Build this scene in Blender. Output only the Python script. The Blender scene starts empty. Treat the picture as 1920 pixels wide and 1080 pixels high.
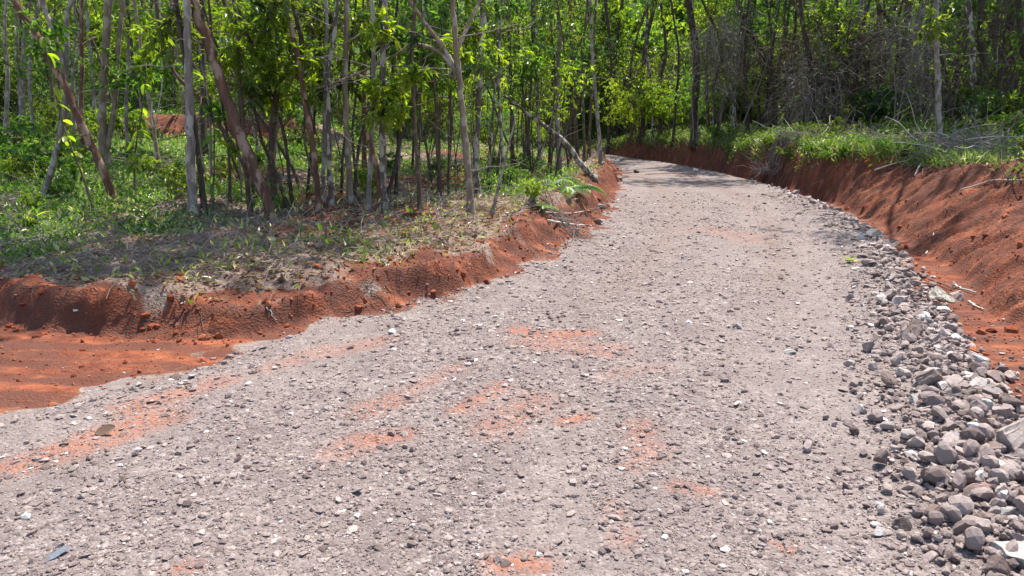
import bpy, math
import numpy as np
from mathutils import Vector, Matrix

R = np.random.default_rng(7)
scene = bpy.context.scene
COL = scene.collection

# ------------------------------------------------------------------ camera, sky, sun
CAM_H, PITCH, FPX = 1.6, math.radians(12.9), 1397.0
cam_data = bpy.data.cameras.new("camera")
cam_data.sensor_width = 36.0
cam_data.lens = 36.0 * FPX / 1920.0
cam_data.clip_start, cam_data.clip_end = 0.05, 600.0
cam = bpy.data.objects.new("camera", cam_data)
cam.location = (0, 0, CAM_H)
cam.rotation_euler = (math.pi / 2 - PITCH, 0, 0)
COL.objects.link(cam)
scene.camera = cam

SUN_EL, SUN_AZ = math.radians(66), math.radians(32)      # azimuth from +Y (ahead), positive to the right
world = bpy.data.worlds.new("World")
scene.world = world
world.use_nodes = True
wn, wl = world.node_tree.nodes, world.node_tree.links
wn.clear()
sky = wn.new("ShaderNodeTexSky"); sky.sky_type = 'NISHITA'
sky.sun_disc = False
sky.sun_elevation = SUN_EL
sky.sun_rotation = SUN_AZ
bg = wn.new("ShaderNodeBackground"); bg.inputs["Strength"].default_value = 0.15
wo = wn.new("ShaderNodeOutputWorld")
wl.new(sky.outputs[0], bg.inputs[0]); wl.new(bg.outputs[0], wo.inputs[0])

sun_data = bpy.data.lights.new("sun", 'SUN')
sun_data.energy = 4.6
sun_data.angle = math.radians(0.6)
sun_data.color = (1.0, 0.96, 0.90)
sun = bpy.data.objects.new("sun", sun_data)
sdir = Vector((math.sin(SUN_AZ) * math.cos(SUN_EL), math.cos(SUN_AZ) * math.cos(SUN_EL), math.sin(SUN_EL)))
sun.rotation_euler = sdir.to_track_quat('Z', 'Y').to_euler()
sun.location = (0, 0, 30)
COL.objects.link(sun)

vs = scene.view_settings
vs.view_transform = 'Standard'; vs.look = 'None'; vs.gamma = 1.0; vs.use_curve_mapping = False
vs.exposure = 1.35
scene.cycles.max_bounces = 8
scene.cycles.diffuse_bounces = 4
scene.cycles.transmission_bounces = 4
scene.cycles.transparent_max_bounces = 4

# ------------------------------------------------------------------ numpy helpers
_T = np.random.default_rng(99).random((256, 256))
def vnoise(x, y):
    xi, yi = np.floor(x).astype(int), np.floor(y).astype(int)
    fx, fy = x - xi, y - yi
    fx, fy = fx * fx * (3 - 2 * fx), fy * fy * (3 - 2 * fy)
    a, b = _T[xi % 256, yi % 256], _T[(xi + 1) % 256, yi % 256]
    c, d = _T[xi % 256, (yi + 1) % 256], _T[(xi + 1) % 256, (yi + 1) % 256]
    return (a * (1 - fx) + b * fx) * (1 - fy) + (c * (1 - fx) + d * fx) * fy
def fbm(x, y, o=4):
    s, a, t = 0, 1.0, 0
    for k in range(o):
        s = s + a * vnoise(x * 2 ** k + 17.3 * k, y * 2 ** k + 5.1 * k); t += a; a *= 0.5
    return s / t
def sstep(a, b, x):
    t = np.clip((x - a) / (b - a), 0, 1)
    return t * t * (3 - 2 * t)

CP, SP = math.cos(PITCH), math.sin(PITCH)
def ray(u, v):
    a, b = (u - 960) / FPX, (540 - v) / FPX
    return np.array([a, CP + b * SP, -SP + b * CP])
def flat(u, v, z=0.0):
    d = ray(u, v); t = (z - CAM_H) / d[2]
    return np.array([d[0] * t, d[1] * t])
def poly_sd(P, x, y):
    """signed distance to an open polyline (positive to the right of travel) and arc length of the foot point"""
    P = np.asarray(P, float)
    best = np.full(x.shape, 1e9); sd = np.zeros(x.shape); al = np.zeros(x.shape); acc = 0.0
    for i in range(len(P) - 1):
        ax, ay = P[i]; bx, by = P[i + 1]
        dx, dy = bx - ax, by - ay; L = math.hypot(dx, dy)
        t = np.clip(((x - ax) * dx + (y - ay) * dy) / (L * L), 0, 1)
        ex, ey = x - ax - t * dx, y - ay - t * dy
        d = ex * ex + ey * ey
        m = d < best
        cr = dy * (x - ax) - dx * (y - ay)
        best = np.where(m, d, best)
        sd = np.where(m, np.sqrt(d) * np.where(cr >= 0, 1, -1), sd)
        al = np.where(m, acc + t * L, al)
        acc += L
    return sd, al
def smooth_line(P, it=3):
    P = np.asarray(P, float)
    for _ in range(it):
        Q = [P[0]]
        for i in range(len(P) - 1):
            Q += [0.75 * P[i] + 0.25 * P[i + 1], 0.25 * P[i] + 0.75 * P[i + 1]]
        P = np.array(Q + [P[-1]])
    return P

# ------------------------------------------------------------------ lie of the land
TOE_R = [(4.6, -14), (4.4, -3), (4.1, 2.5)] + [tuple(flat(*p)) for p in
         [(1930, 612), (1846, 530), (1752, 465), (1668, 413), (1600, 386), (1540, 366), (1450, 340), (1350, 318), (1250, 301), (1180, 293)]] + \
        [(4.0, 34.6), (1.0, 36.6), (-3, 38.8), (-6, 42), (-8, 47), (-8.5, 60), (-8.5, 120)]
TOE_R = smooth_line(TOE_R, 2)
# left shelf: its toe runs along the side road, round the corner and up the left edge of the gravel road
TOE_L = [(-60, 16), (-25, 11.5), (-11, 9.0)] + [tuple(flat(*p)) for p in
         [(-300, 555), (-60, 575), (60, 618), (250, 632), (480, 623), (640, 596), (745, 574), (880, 536), (1020, 482), (1095, 436), (1140, 390), (1160, 350), (1158, 328), (1146, 306)]] + \
        [(3.2, 31.0), (1.0, 32.6), (-4, 35.0), (-8, 39), (-11, 46), (-12, 60), (-12, 120)]
TOE_L = smooth_line(TOE_L, 2)
# gravel edge on the left, which crosses the side road mouth
EDGE_L = [(-30, -6.5), (-9, 1.6)] + [tuple(flat(*p)) for p in
         [(-250, 850), (0, 796), (200, 742), (340, 706), (480, 652), (600, 612), (745, 576), (880, 538), (1030, 484), (1105, 436), (1150, 390), (1168, 350), (1165, 328), (1152, 306)]] + \
        [(3.3, 31.2), (1.0, 32.8), (-4, 35.2), (-7.8, 39.2), (-10.8, 46), (-11.8, 60), (-11.8, 120)]
EDGE_L = smooth_line(EDGE_L, 1)
# gravel edge on the right = outer rim of the stone windrow
EDGE_R = [(3.2, -14), (2.9, -3)] + [tuple(flat(*p)) for p in
         [(2120, 1080), (1990, 900), (1880, 745), (1800, 640), (1745, 560), (1690, 480), (1630, 428), (1575, 396), (1520, 374), (1440, 346), (1345, 322), (1245, 304), (1178, 295)]] + \
        [(3.9, 34.3), (1.0, 36.3), (-3.2, 38.5), (-6.3, 42), (-8.3, 47), (-8.8, 60), (-8.8, 120)]
EDGE_R = smooth_line(EDGE_R, 1)

RED_STREAKS = [  # red soil worn through the gravel: pixel ends, radius in metres, strength
    ((985, 622), (1040, 632), .10, 1.0), ((1055, 626), (1105, 622), .07, .9), ((1010, 640), (1140, 660), .14, .55),
    ((690, 825), (760, 812), .07, 1.0), ((640, 845), (690, 828), .06, .5), ((860, 770), (940, 722), .07, .85), ((700, 770), (860, 690), .10, .55),
    ((930, 800), (1000, 745), .12, .55), ((1060, 790), (1095, 780), .05, 1.0), ((1200, 800), (1205, 860), .07, .55),
    ((1270, 915), (1330, 925), .05, 1.0), ((1150, 950), (1170, 1010), .06, .5), ((930, 1065), (1000, 1060), .06, .9),
    ((0, 872), (130, 832), .10, 1.0), ((130, 830), (300, 775), .10, .85), ((250, 760), (420, 715), .11, .8), ((40, 878), (260, 800), .07, .7),
    ((320, 1070), (360, 1062), .05, 1.0), ((600, 668), (720, 640), .08, .45), ((480, 700), (620, 655), .08, .4),
    ((1180, 880), (1240, 840), .05, .4), ((1450, 1020), (1480, 1030), .03, .9), ((1660, 690), (1670, 694), .03, .6),
    ((1330, 430), (1420, 452), .25, .3), ((1190, 330), (1290, 325), .3, .25), ((1150, 700), (1230, 690), .12, .3)]
_STREAKS = [(flat(*a), flat(*b), r, s) for a, b, r, s in RED_STREAKS]

def masks(x, y):
    """red bank right signed distances etc., shared by height and colour"""
    wob = (fbm(x * 1.3, y * 1.3, 3) - .5)
    sr, ar = poly_sd(TOE_R, x, y)
    sl, al = poly_sd(TOE_L, x, y); sl = -sl
    er, _ = poly_sd(EDGE_R, x, y)
    el, _ = poly_sd(EDGE_L, x, y); el = -el
    return sr + wob * .22, ar, sl + wob * .22, al, er, el

def height(x, y, detail=True):
    x, y = np.asarray(x, float), np.asarray(y, float)
    sr, ar, sl, al, er, el = masks(x, y)
    # right bank: gentle batter near the camera, nearly sheer cut farther off
    far = sstep(12.5, 16.5, y)
    w = 1.0 * (1 - far) + .16 * far
    hb = .88 - .10 * sstep(18, 30, y) + .25 * (fbm(x * .35, y * .35, 2) - .5)
    hb = hb * sstep(37, 31, y) * (.75 + .5 * fbm(x * .9 + 11, y * .9, 3)); tt = np.clip((sr + .04) / (w + .04), 0, 1)
    hr = hb * (.8 * tt + .2 * tt * tt * (3 - 2 * tt)) + np.clip(sr - w, 0, 6) * .085 + np.clip(sr - w - 6, 0, 60) * .05
    # left shelf
    corner = sstep(.6, -.6, x)
    hL = (.27 - .06 * sstep(-2.5, -4.5, x)) * corner * np.clip(.25 + 1.5 * fbm(x * .9 + 21, y * .9, 3), .45, 1.35) + .27 * (1 - corner)
    hL = hL * sstep(33, 28, y)
    lip = np.exp(-((sl - .55) / .42) ** 2) * .26 * np.clip(2.2 * fbm(x * 1.4 + 5, y * .8, 3) - .55, 0, 1) * (1 - corner) * sstep(33, 28, y)
    hl = hL * sstep(-.03, .06 + .10 * (fbm(x * 2.3, y * 2.3, 2)) + .22 * (1 - corner) + .30 * sstep(.5, .68, fbm(x * 1.1 + 2, y * 1.1 + 8, 2)), sl) + lip + np.clip(sl - .3, 0, 30) * .048 * sstep(5, 9, y)
    z = np.where(sr > -.4, hr, 0) + np.where(sl > -.3, hl, 0)
    # ditch and stone windrow along the right edge
    inside = (sl < .2)
    ditch = -.14 * sstep(.35, -.05, np.abs(er - (er - sr) * .5 - .0)) * 0
    between = sstep(-.05, .12, er) * sstep(.10, -.12, sr)
    z = z - .10 * between
    z = z + .07 * np.exp(-((er + .28) / .30) ** 2) * sstep(24, 12, y)
    # road crown and ruts
    road = sstep(0.05, -.1, er) * sstep(.05, -.1, el) * sstep(.05, -.1, sl)
    z = z + road * .05 * (fbm(x * .8, y * .35, 2) - .5)
    # wooded hill behind everything
    q = y + .22 * np.abs(x + 2)
    z = z + np.clip(q - 36, 0, 46) * .30 * sstep(36, 44, q)
    # cut face of red earth behind the left clearing
    fx = sstep(-16.5, -13, x) * sstep(-4.0, -8.5, x)
    z = z + fx * .9 * sstep(26.2, 26.9, y + .5 * np.sin(x * .9))
    if detail:
        off = 1 - road
        z = z + off * (.10 + .22 * sstep(.8, 2.2, sl)) * (fbm(x * .9 + 3, y * .9, 4) - .5)
        faceR = sstep(-.1, .1, sr) * sstep(w + .35, w - .1, sr)
        faceL = sstep(-.1, .03, sl) * sstep(.7, .25, sl)
        groove = fbm(ar * 7.5 + sr * 6.0, sr * 1.3 + 9, 3) - .5 - .6 * np.abs(fbm(ar * 3.1 + sr * 2.4, sr * 1.1, 2) - .5)
        z = z + faceR * (.21 * groove + .12 * (fbm(x * 7, y * 7, 4) - .5))
        z = z + faceL * (.20 * (fbm(x * 4.5, y * 4.5, 3) - .5))
        z = z + road * (.022 * (fbm(x * 9, y * 9, 3) - .5) + .012 * (fbm(x * 30, y * 30, 2) - .5))
        track = sstep(.0, .2, el) * sstep(.1, -.1, sl)
        z = z + track * (.09 * (fbm(x * 1.2, y * 5, 4) - .5))
    return z
def h1(x, y): return float(height(np.array([x]), np.array([y]))[0])
_ts = np.concatenate([np.arange(1.5, 30, .02), np.arange(30, 120, .1)])
def gpt(u, v):
    """point of the land seen at a spot of the photograph"""
    d = ray(u, v)
    X = _ts[:, None] * d[None, :]
    z = CAM_H + X[:, 2]
    k = np.nonzero(z < height(X[:, 0], X[:, 1]))[0]
    k = k[0] if len(k) else len(_ts) - 1
    return np.array([X[k, 0], X[k, 1], z[k]])

# ------------------------------------------------------------------ mesh building
def where(x, y):
    u = 960 + FPX * x / (y * CP)
    return ("behind the leaning reddish tree" if u < 240 else "behind the straight pale grey trunk" if u < 400 else "behind the peeling bark tree" if u < 560 else "behind the pale thin pair" if u < 690 else
            "behind the broken stump" if u < 800 else "behind the forked tan tree" if u < 930 else "behind the toppled trunk" if u < 1110 else "behind the road bend" if u < 1210 else
            "behind the sunlit yellow bush" if u < 1330 else "behind the grey vines" if u < 1440 else "behind the bent brown trunk" if u < 1540 else "behind the brown vine curtain" if u < 1680 else
            "behind the bright broad leaf plant" if u < 1800 else "at the right border")
def row(y):
    return "front row" if y < 21 else "second row" if y < 27 else "third row" if y < 34 else "lower slope" if y < 42 else "middle slope" if y < 50 else "upper slope"
class Geo:
    def __init__(s): s.v, s.f, s.t, s.n = [], [], [], 0
    def add(s, v, f, t=None):
        v = np.asarray(v, float).reshape(-1, 3); f = np.asarray(f, int).reshape(-1, 3)
        s.v.append(v); s.f.append(f + s.n)
        s.t.append(np.full(len(v), .5) if t is None else np.broadcast_to(np.asarray(t, float), (len(v),)))
        s.n += len(v); return s
    def mesh(s, name, mat=None, smooth=False, attrs=None):
        me = bpy.data.meshes.new(name)
        v, f, t = np.concatenate(s.v), np.concatenate(s.f), np.concatenate(s.t)
        me.vertices.add(len(v)); me.vertices.foreach_set("co", v.ravel())
        me.loops.add(len(f) * 3); me.loops.foreach_set("vertex_index", f.ravel())
        me.polygons.add(len(f)); me.polygons.foreach_set("loop_start", np.arange(0, len(f) * 3, 3))
        me.update(calc_edges=True)
        me.polygons.foreach_set("use_smooth", np.full(len(f), smooth))
        a = me.attributes.new("tone", 'FLOAT', 'POINT'); a.data.foreach_set("value", t.astype(np.float32))
        for k, val in (attrs or {}).items():
            a = me.attributes.new(k, 'FLOAT', 'POINT'); a.data.foreach_set("value", np.asarray(val, np.float32))
        if mat: me.materials.append(mat)
        return me
def link(name, me, parent=None, loc=None, rot=None, scale=None):
    o = bpy.data.objects.new(name, me); COL.objects.link(o)
    if parent is not None: o.parent = parent
    if loc is not None: o.location = loc
    if rot is not None: o.rotation_euler = rot
    if scale is not None: o.scale = (scale,) * 3 if np.isscalar(scale) else scale
    return o
def tag(o, label=None, cat=None, group=None, kind=None):
    if label: o["label"] = label
    if cat: o["category"] = cat
    if group: o["group"] = group
    if kind: o["kind"] = kind
    return o
def thing(name, loc, label, cat, group=None, rot=None, scale=None):
    return tag(link(name, None, None, loc, rot, scale), label, cat, group)

def tubes(paths, radii, n=5, cap=False):
    """paths (M,k,3), radii (M,k) -> verts, faces"""
    P = np.asarray(paths, float); r = np.asarray(radii, float)
    M, k, _ = P.shape
    T = np.gradient(P, axis=1); T /= np.linalg.norm(T, axis=2, keepdims=True) + 1e-9
    ref = np.where(np.abs(T[..., 2:3]) > .8, np.array([1., 0, 0]), np.array([0, 0, 1.]))
    ref = ref[:, :1, :].repeat(k, 1)
    A = np.cross(T, ref); A /= np.linalg.norm(A, axis=2, keepdims=True) + 1e-9
    B = np.cross(T, A)
    th = np.arange(n) * 2 * math.pi / n
    V = P[:, :, None, :] + r[:, :, None, None] * (A[:, :, None, :] * np.cos(th)[None, None, :, None] + B[:, :, None, :] * np.sin(th)[None, None, :, None])
    base = (np.arange(M)[:, None, None] * k + np.arange(k - 1)[None, :, None]) * n
    j = np.arange(n)[None, None, :]; j2 = (j + 1) % n
    a, b, c, d = base + j, base + j2, base + n + j2, base + n + j
    F = np.stack([np.stack([a, b, c], -1), np.stack([a, c, d], -1)], -2).reshape(-1, 3)
    if cap:
        last = (np.arange(M) * k + k - 1) * n; first = np.arange(M) * k * n
        for q in range(1, n - 1):
            F = np.concatenate([F, np.stack([last, last + q, last + q + 1], -1), np.stack([first, first + q + 1, first + q], -1)])
    return V.reshape(-1, 3), F
def wiggle_paths(p0, d, L, k=5, bend=.25, droop=.0, rng=R):
    M = len(p0); d = d / (np.linalg.norm(d, axis=1, keepdims=True) + 1e-9)
    out = np.zeros((M, k, 3)); out[:, 0] = p0; cur = d.copy(); st = (np.asarray(L) / (k - 1))
    st = np.broadcast_to(st, (M,))[:, None]
    for i in range(1, k):
        cur = cur + rng.normal(0, bend, (M, 3)); cur[:, 2] -= droop
        cur /= np.linalg.norm(cur, axis=1, keepdims=True)
        out[:, i] = out[:, i - 1] + cur * st
    return out
def leaves(p, d, nrm, L, W, fold=.25):
    """diamond leaves with a folded midrib"""
    M = len(p); d = d / (np.linalg.norm(d, axis=1, keepdims=True) + 1e-9)
    s = np.cross(d, nrm); s /= np.linalg.norm(s, axis=1, keepdims=True) + 1e-9
    n = np.cross(s, d)
    L = np.broadcast_to(L, (M,))[:, None]; W = np.broadcast_to(W, (M,))[:, None]
    V = np.stack([p, p + d * L * .4 + s * W * .5 + n * W * fold, p + d * L - n * L * .12, p + d * L * .4 - s * W * .5 + n * W * fold], 1)
    b = np.arange(M)[:, None] * 4
    F = np.concatenate([b + np.array([[0, 1, 2]]), b + np.array([[0, 2, 3]])], 0)
    return V.reshape(-1, 3), F
def rdir(n, rng=R):
    v = rng.normal(0, 1, (n, 3)); return v / np.linalg.norm(v, axis=1, keepdims=True)
def foliage(gl, gt, cen, rad, twigs, per, leaf=.11, droop=.10, zs=.7, rng=R, tone=(.0, 1.), twig_r=.004):
    """twigs round cen carrying leaves: gl = leaf Geo, gt = twig Geo"""
    cen = np.asarray(cen, float)
    d = rdir(twigs, rng); d[:, 2] = d[:, 2] * .7 + .1
    p0 = cen + rdir(twigs, rng) * rad * rng.random((twigs, 1)) ** .5 * .65 * np.array([1, 1, zs])
    L = rad * rng.uniform(.35, .75, twigs)
    P = wiggle_paths(p0, d, L, 5, .22, droop, rng)
    V, F = tubes(P, np.linspace(twig_r, twig_r * .4, 5)[None, :].repeat(twigs, 0), 3); gt.add(V, F)
    tt = rng.random((twigs, per)) * 3.9 + .1
    i0 = tt.astype(int); fr = (tt - i0)[..., None]
    a = P[np.arange(twigs)[:, None], i0]; b = P[np.arange(twigs)[:, None], np.minimum(i0 + 1, 4)]
    pos = (a * (1 - fr) + b * fr).reshape(-1, 3)
    dd = (b - a).reshape(-1, 3); dd /= np.linalg.norm(dd, axis=1, keepdims=True) + 1e-9
    n = len(pos)
    dd = dd * .8 + rdir(n, rng) * .8; dd[:, 2] -= .35
    nr = rdir(n, rng) * .6 + np.array([0, 0, 1.])
    l = leaf * rng.uniform(.6, 1.25, n)
    V, F = leaves(pos, dd, nr, l, l * rng.uniform(.32, .46, n))
    t = (rng.uniform(*tone, (twigs, 1)) * .6 + rng.uniform(*tone, (twigs, per)) * .4).reshape(-1)
    gl.add(V, F, t.repeat(4))

def icosphere(sub):
    t = (1 + 5 ** .5) / 2
    v = [(-1, t, 0), (1, t, 0), (-1, -t, 0), (1, -t, 0), (0, -1, t), (0, 1, t), (0, -1, -t), (0, 1, -t), (t, 0, -1), (t, 0, 1), (-t, 0, -1), (-t, 0, 1)]
    f = [(0, 11, 5), (0, 5, 1), (0, 1, 7), (0, 7, 10), (0, 10, 11), (1, 5, 9), (5, 11, 4), (11, 10, 2), (10, 7, 6), (7, 1, 8), (3, 9, 4), (3, 4, 2), (3, 2, 6), (3, 6, 8), (3, 8, 9), (4, 9, 5), (2, 4, 11), (6, 2, 10), (8, 6, 7), (9, 8, 1)]
    v = [np.array(p) / np.linalg.norm(p) for p in v]
    for _ in range(sub):
        mid, nf = {}, []
        def m(a, b):
            k = (min(a, b), max(a, b))
            if k not in mid:
                p = v[a] + v[b]; v.append(p / np.linalg.norm(p)); mid[k] = len(v) - 1
            return mid[k]
        for a, b, c in f:
            x, y, z = m(a, b), m(b, c), m(c, a); nf += [(a, x, z), (b, y, x), (c, z, y), (x, y, z)]
        f = nf
    return np.array(v), np.array(f)
ICO0, ICO1, ICO2 = icosphere(0), icosphere(1), icosphere(2)
def _chips():
    out = []
    for sd in range(10):
        r = np.random.default_rng(900 + sd); v = ICO1[0].copy()
        for _ in range(7):
            n = r.normal(0, 1, 3); n /= np.linalg.norm(n); dd = r.uniform(.28, .7); k = v @ n; m = k > dd; v[m] -= np.outer(k[m] - dd, n)
        v += r.normal(0, .03, v.shape); out.append(v * 1.25)
    return np.array(out)
CHIPS = _chips()

# ------------------------------------------------------------------ materials
def mat_base(name):
    m = bpy.data.materials.new(name); m.use_nodes = True
    nt = m.node_tree; nt.nodes.clear()
    return m, nt.nodes, nt.links
class N:
    """tiny helper round a node tree"""
    def __init__(s, name): s.m, s.n, s.l = mat_base(name)
    def node(s, typ, **kw):
        nd = s.n.new(typ)
        for k, v in kw.items():
            if k.startswith("i_"):
                nd.inputs[k[2:].replace("_", " ")].default_value = v
            else: setattr(nd, k, v)
        return nd
    def link(s, a, b): s.l.new(a, b)
    def noise(s, vec, scale, detail=4, rough=.55):
        nd = s.node("ShaderNodeTexNoise", i_Scale=scale, i_Detail=detail, i_Roughness=rough)
        if vec is not None: s.link(vec, nd.inputs["Vector"])
        return nd.outputs["Fac"]
    def ramp(s, fac, stops):
        nd = s.node("ShaderNodeValToRGB"); e = nd.color_ramp.elements
        while len(e) < len(stops): e.new(.5)
        for el, (p, c) in zip(e, stops):
            el.position = p; el.color = (*c, 1) if not np.isscalar(c) else (c, c, c, 1)
        s.link(fac, nd.inputs[0]); return nd.outputs[0]
    def mix(s, fac, a, b, mode='MIX'):
        nd = s.node("ShaderNodeMix", data_type='RGBA', blend_type=mode)
        for sock, val in ((nd.inputs[0], fac), (nd.inputs[6], a), (nd.inputs[7], b)):
            if isinstance(val, (int, float)): sock.default_value = val
            elif isinstance(val, tuple): sock.default_value = (*val, 1)
            else: s.link(val, sock)
        return nd.outputs[2]
    def math(s, op, a, b=0.0, clamp=False):
        nd = s.node("ShaderNodeMath", operation=op, use_clamp=clamp)
        for sock, val in ((nd.inputs[0], a), (nd.inputs[1], b)):
            if isinstance(val, (int, float)): sock.default_value = val
            else: s.link(val, sock)
        return nd.outputs[0]
    def attr(s, name): return s.node("ShaderNodeAttribute", attribute_name=name).outputs["Fac"]
    def pos(s): return s.node("ShaderNodeNewGeometry").outputs["Position"]
    def objco(s): return s.node("ShaderNodeTexCoord").outputs["Object"]
    def rand(s): return s.node("ShaderNodeObjectInfo").outputs["Random"]
    def mapping(s, vec, sc):
        nd = s.node("ShaderNodeMapping"); nd.inputs["Scale"].default_value = sc; s.link(vec, nd.inputs["Vector"]); return nd.outputs[0]
    def bump(s, hgt, strength, dist, prev=None):
        nd = s.node("ShaderNodeBump", i_Strength=strength, i_Distance=dist); s.link(hgt, nd.inputs["Height"])
        if prev is not None: s.link(prev, nd.inputs["Normal"])
        return nd.outputs[0]
    def out(s, col, rough=.85, normal=None, spec=.25):
        p = s.node("ShaderNodeBsdfPrincipled", i_Roughness=rough); p.inputs["Specular IOR Level"].default_value = spec
        if isinstance(col, tuple): p.inputs["Base Color"].default_value = (*col, 1)
        else: s.link(col, p.inputs["Base Color"])
        if normal is not None: s.link(normal, p.inputs["Normal"])
        o = s.node("ShaderNodeOutputMaterial"); s.link(p.outputs[0], o.inputs[0]); return s.m

def terrain_material():
    s = N("land"); P = s.pos()
    road, red, green = s.attr("road"), s.attr("red"), s.attr("green")
    nb, nm, nf = s.noise(P, .9, 5), s.noise(P, 7, 5, .6), s.noise(P, 45, 4, .65)
    # gravel
    v1 = s.node("ShaderNodeTexVoronoi", i_Scale=55.0); s.link(P, v1.inputs["Vector"])
    v2 = s.node("ShaderNodeTexVoronoi", i_Scale=24.0); s.link(P, v2.inputs["Vector"])
    sep = s.node("ShaderNodeSeparateColor"); s.link(v1.outputs["Color"], sep.inputs[0])
    sep2 = s.node("ShaderNodeSeparateColor"); s.link(v2.outputs["Color"], sep2.inputs[0])
    g = s.ramp(sep.outputs[0], [(0, (.058, .043, .037)), (.3, (.142, .111, .097)), (.65, (.215, .171, .150)), (1, (.385, .32, .285))])
    g2 = s.ramp(sep2.outputs[1], [(0, (.08, .060, .052)), (.5, (.175, .139, .122)), (1, (.33, .272, .243))])
    g = s.mix(.4, g, g2)
    g = s.mix(s.ramp(v1.outputs["Distance"], [(.25, 0.0), (.8, .55)]), g, (.11, .088, .082))
    g = s.mix(s.ramp(nb, [(.35, .0), (.7, .35)]), g, (.215, .17, .153))
    g = s.mix(s.ramp(s.noise(s.mapping(P, (1.5, .28, 1)), 1.0, 4, .6), [(.46, 0.0), (.66, .35)]), g, (.17, .125, .108))
    g = s.mix(s.ramp(s.noise(P, 2.6, 5, .65), [(.40, .55), (.54, 0.0)]), g, (.12, .093, .086))
    g = s.mix(s.math('MULTIPLY', s.attr('wheel'), s.ramp(nm, [(.35, .15), (.6, .6)])), g, (.15, .100, .075))
    g = s.mix(s.ramp(s.attr('lane'), [(.42, 0.0), (.62, .28)]), g, (.20, .160, .141))
    g = s.mix(s.ramp(nm, [(.5, .0), (.75, .35)]), g, (.14, .112, .108))
    # red laterite
    r = s.ramp(nm, [(.25, (.11, .030, .014)), (.5, (.225, .065, .027)), (.75, (.33, .115, .053))])
    r = s.mix(s.ramp(nf, [(.35, .5), (.6, 0.0)]), r, (.15, .035, .016))
    r = s.mix(s.ramp(nb, [(.45, .0), (.75, .5)]), r, (.33, .135, .075))
    r = s.mix(s.ramp(s.noise(s.mapping(P, (.45, 3.2, 2)), 1.5, 7, .72), [(.40, 0.0), (.54, .9)]), r, (.085, .036, .024))  # stretched dark streaks: side-road tree shade painted into the soil, with brown wear
    r = s.mix(s.ramp(s.noise(s.mapping(P, (5, 5, .9)), 1.0, 5, .65), [(.46, 0.0), (.62, .65)]), r, (.095, .028, .016))
    # forest floor litter
    st = s.noise(s.mapping(P, (48, 26, 40)), 1.0, 6, .75)
    l = s.ramp(st, [(.3, (.06, .042, .032)), (.5, (.17, .125, .095)), (.68, (.30, .24, .20)), (.8, (.42, .36, .31))])
    l = s.mix(s.ramp(nm, [(.45, 0.0), (.65, .7)]), l, (.17, .075, .04))
    gr = s.ramp(nf, [(.3, (.02, .04, .008)), (.55, (.06, .11, .018)), (.75, (.13, .19, .035))])
    def soft(m, amt=.7):
        q = s.math('ADD', m, s.math('MULTIPLY', s.math('SUBTRACT', s.math('ADD', s.math('MULTIPLY', nm, .5), s.math('MULTIPLY', nf, .5)), .5), amt * 1.6))
        return s.ramp(q, [(.36, 0.0), (.64, 1.0)])
    c = s.mix(soft(green), l, gr)
    c = s.mix(soft(road), c, g)
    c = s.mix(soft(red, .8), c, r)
    dn = s.math('ADD', s.math('MULTIPLY', nf, .6), s.math('MULTIPLY', sep.outputs[1], .4))
    dm = s.math('MULTIPLY', s.attr('dust'), s.ramp(dn, [(.30, .25), (.6, 1.0)]), True)
    c = s.mix(dm, c, s.ramp(nm, [(.3, (.20, .060, .026)), (.7, (.33, .115, .055))]))
    # relief
    hb = s.math('ADD', s.math('MULTIPLY', nf, .5), s.math('MULTIPLY', s.noise(P, 130, 3, .6), .25))
    hb = s.math('SUBTRACT', hb, s.math('MULTIPLY', v1.outputs["Distance"], .5))
    hb = s.math('ADD', hb, s.math('MULTIPLY', nm, 1.2))
    return s.out(c, .93, s.bump(hb, .9, .02), .15)
MAT_LAND = terrain_material()

def stone_material(name, use_attr, stops):
    s = N(name); P = s.objco() if not use_attr else s.pos()
    f = s.attr("tone") if use_attr else s.rand()
    c = s.ramp(f, stops)
    n = s.noise(P, 22 if not use_attr else 90, 5, .65)
    c = s.mix(s.ramp(n, [(.35, .35), (.6, 0.0)]), c, (.16, .12, .105))
    if not use_attr:
        c = s.mix(s.ramp(s.noise(P, 3.5, 6, .75), [(.40, .45), (.55, 0.0)]), c, (.20, .135, .10))
        c = s.mix(s.ramp(s.noise(s.pos(), 5, 5, .7), [(.46, 0.0), (.66, .6)]), c, (.22, .125, .088))
        c = s.mix(s.ramp(s.noise(P, 34, 4, .7), [(.52, 0.0), (.72, .5)]), c, (.44, .385, .345))
    c = s.mix(s.ramp(s.noise(P, 7 if not use_attr else 30, 3), [(.55, 0.0), (.75, .45)]), c, (.46, .40, .35))
    return s.out(c, .85, s.bump(s.noise(P, 9 if not use_attr else 160, 8, .75), .9, .02 if not use_attr else .01), .2)
STOPS = [(0, (0.108, 0.074, 0.063)), (.3, (0.216, 0.160, 0.140)), (.6, (0.293, 0.225, 0.198)), (.85, (0.369, 0.297, 0.261)), (.95, (0.468, 0.396, 0.356)), (1, (0.594, 0.540, 0.491))]
MAT_PEBBLE = stone_material("gravel stone", True, STOPS)
MAT_ROCK = stone_material("crushed rock", False, [(0, (.13, .088, .076)), (.25, (.235, .172, .15)), (.55, (.32, .245, .215)), (.8, (.385, .31, .27)), (.92, (.46, .39, .35)), (1, (.54, .485, .44))])
def plain_stone(name, a, b):
    s = N(name); P = s.objco()
    c = s.mix(s.ramp(s.noise(P, 14, 5, .65), [(.38, 0.0), (.62, 1.0)]), a, b)
    return s.out(c, .8, s.bump(s.noise(P, 50, 5, .7), .5, .01), .3)
MAT_WHITE = plain_stone("white stone", (.36, .33, .30), (.235, .205, .185))
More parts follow.
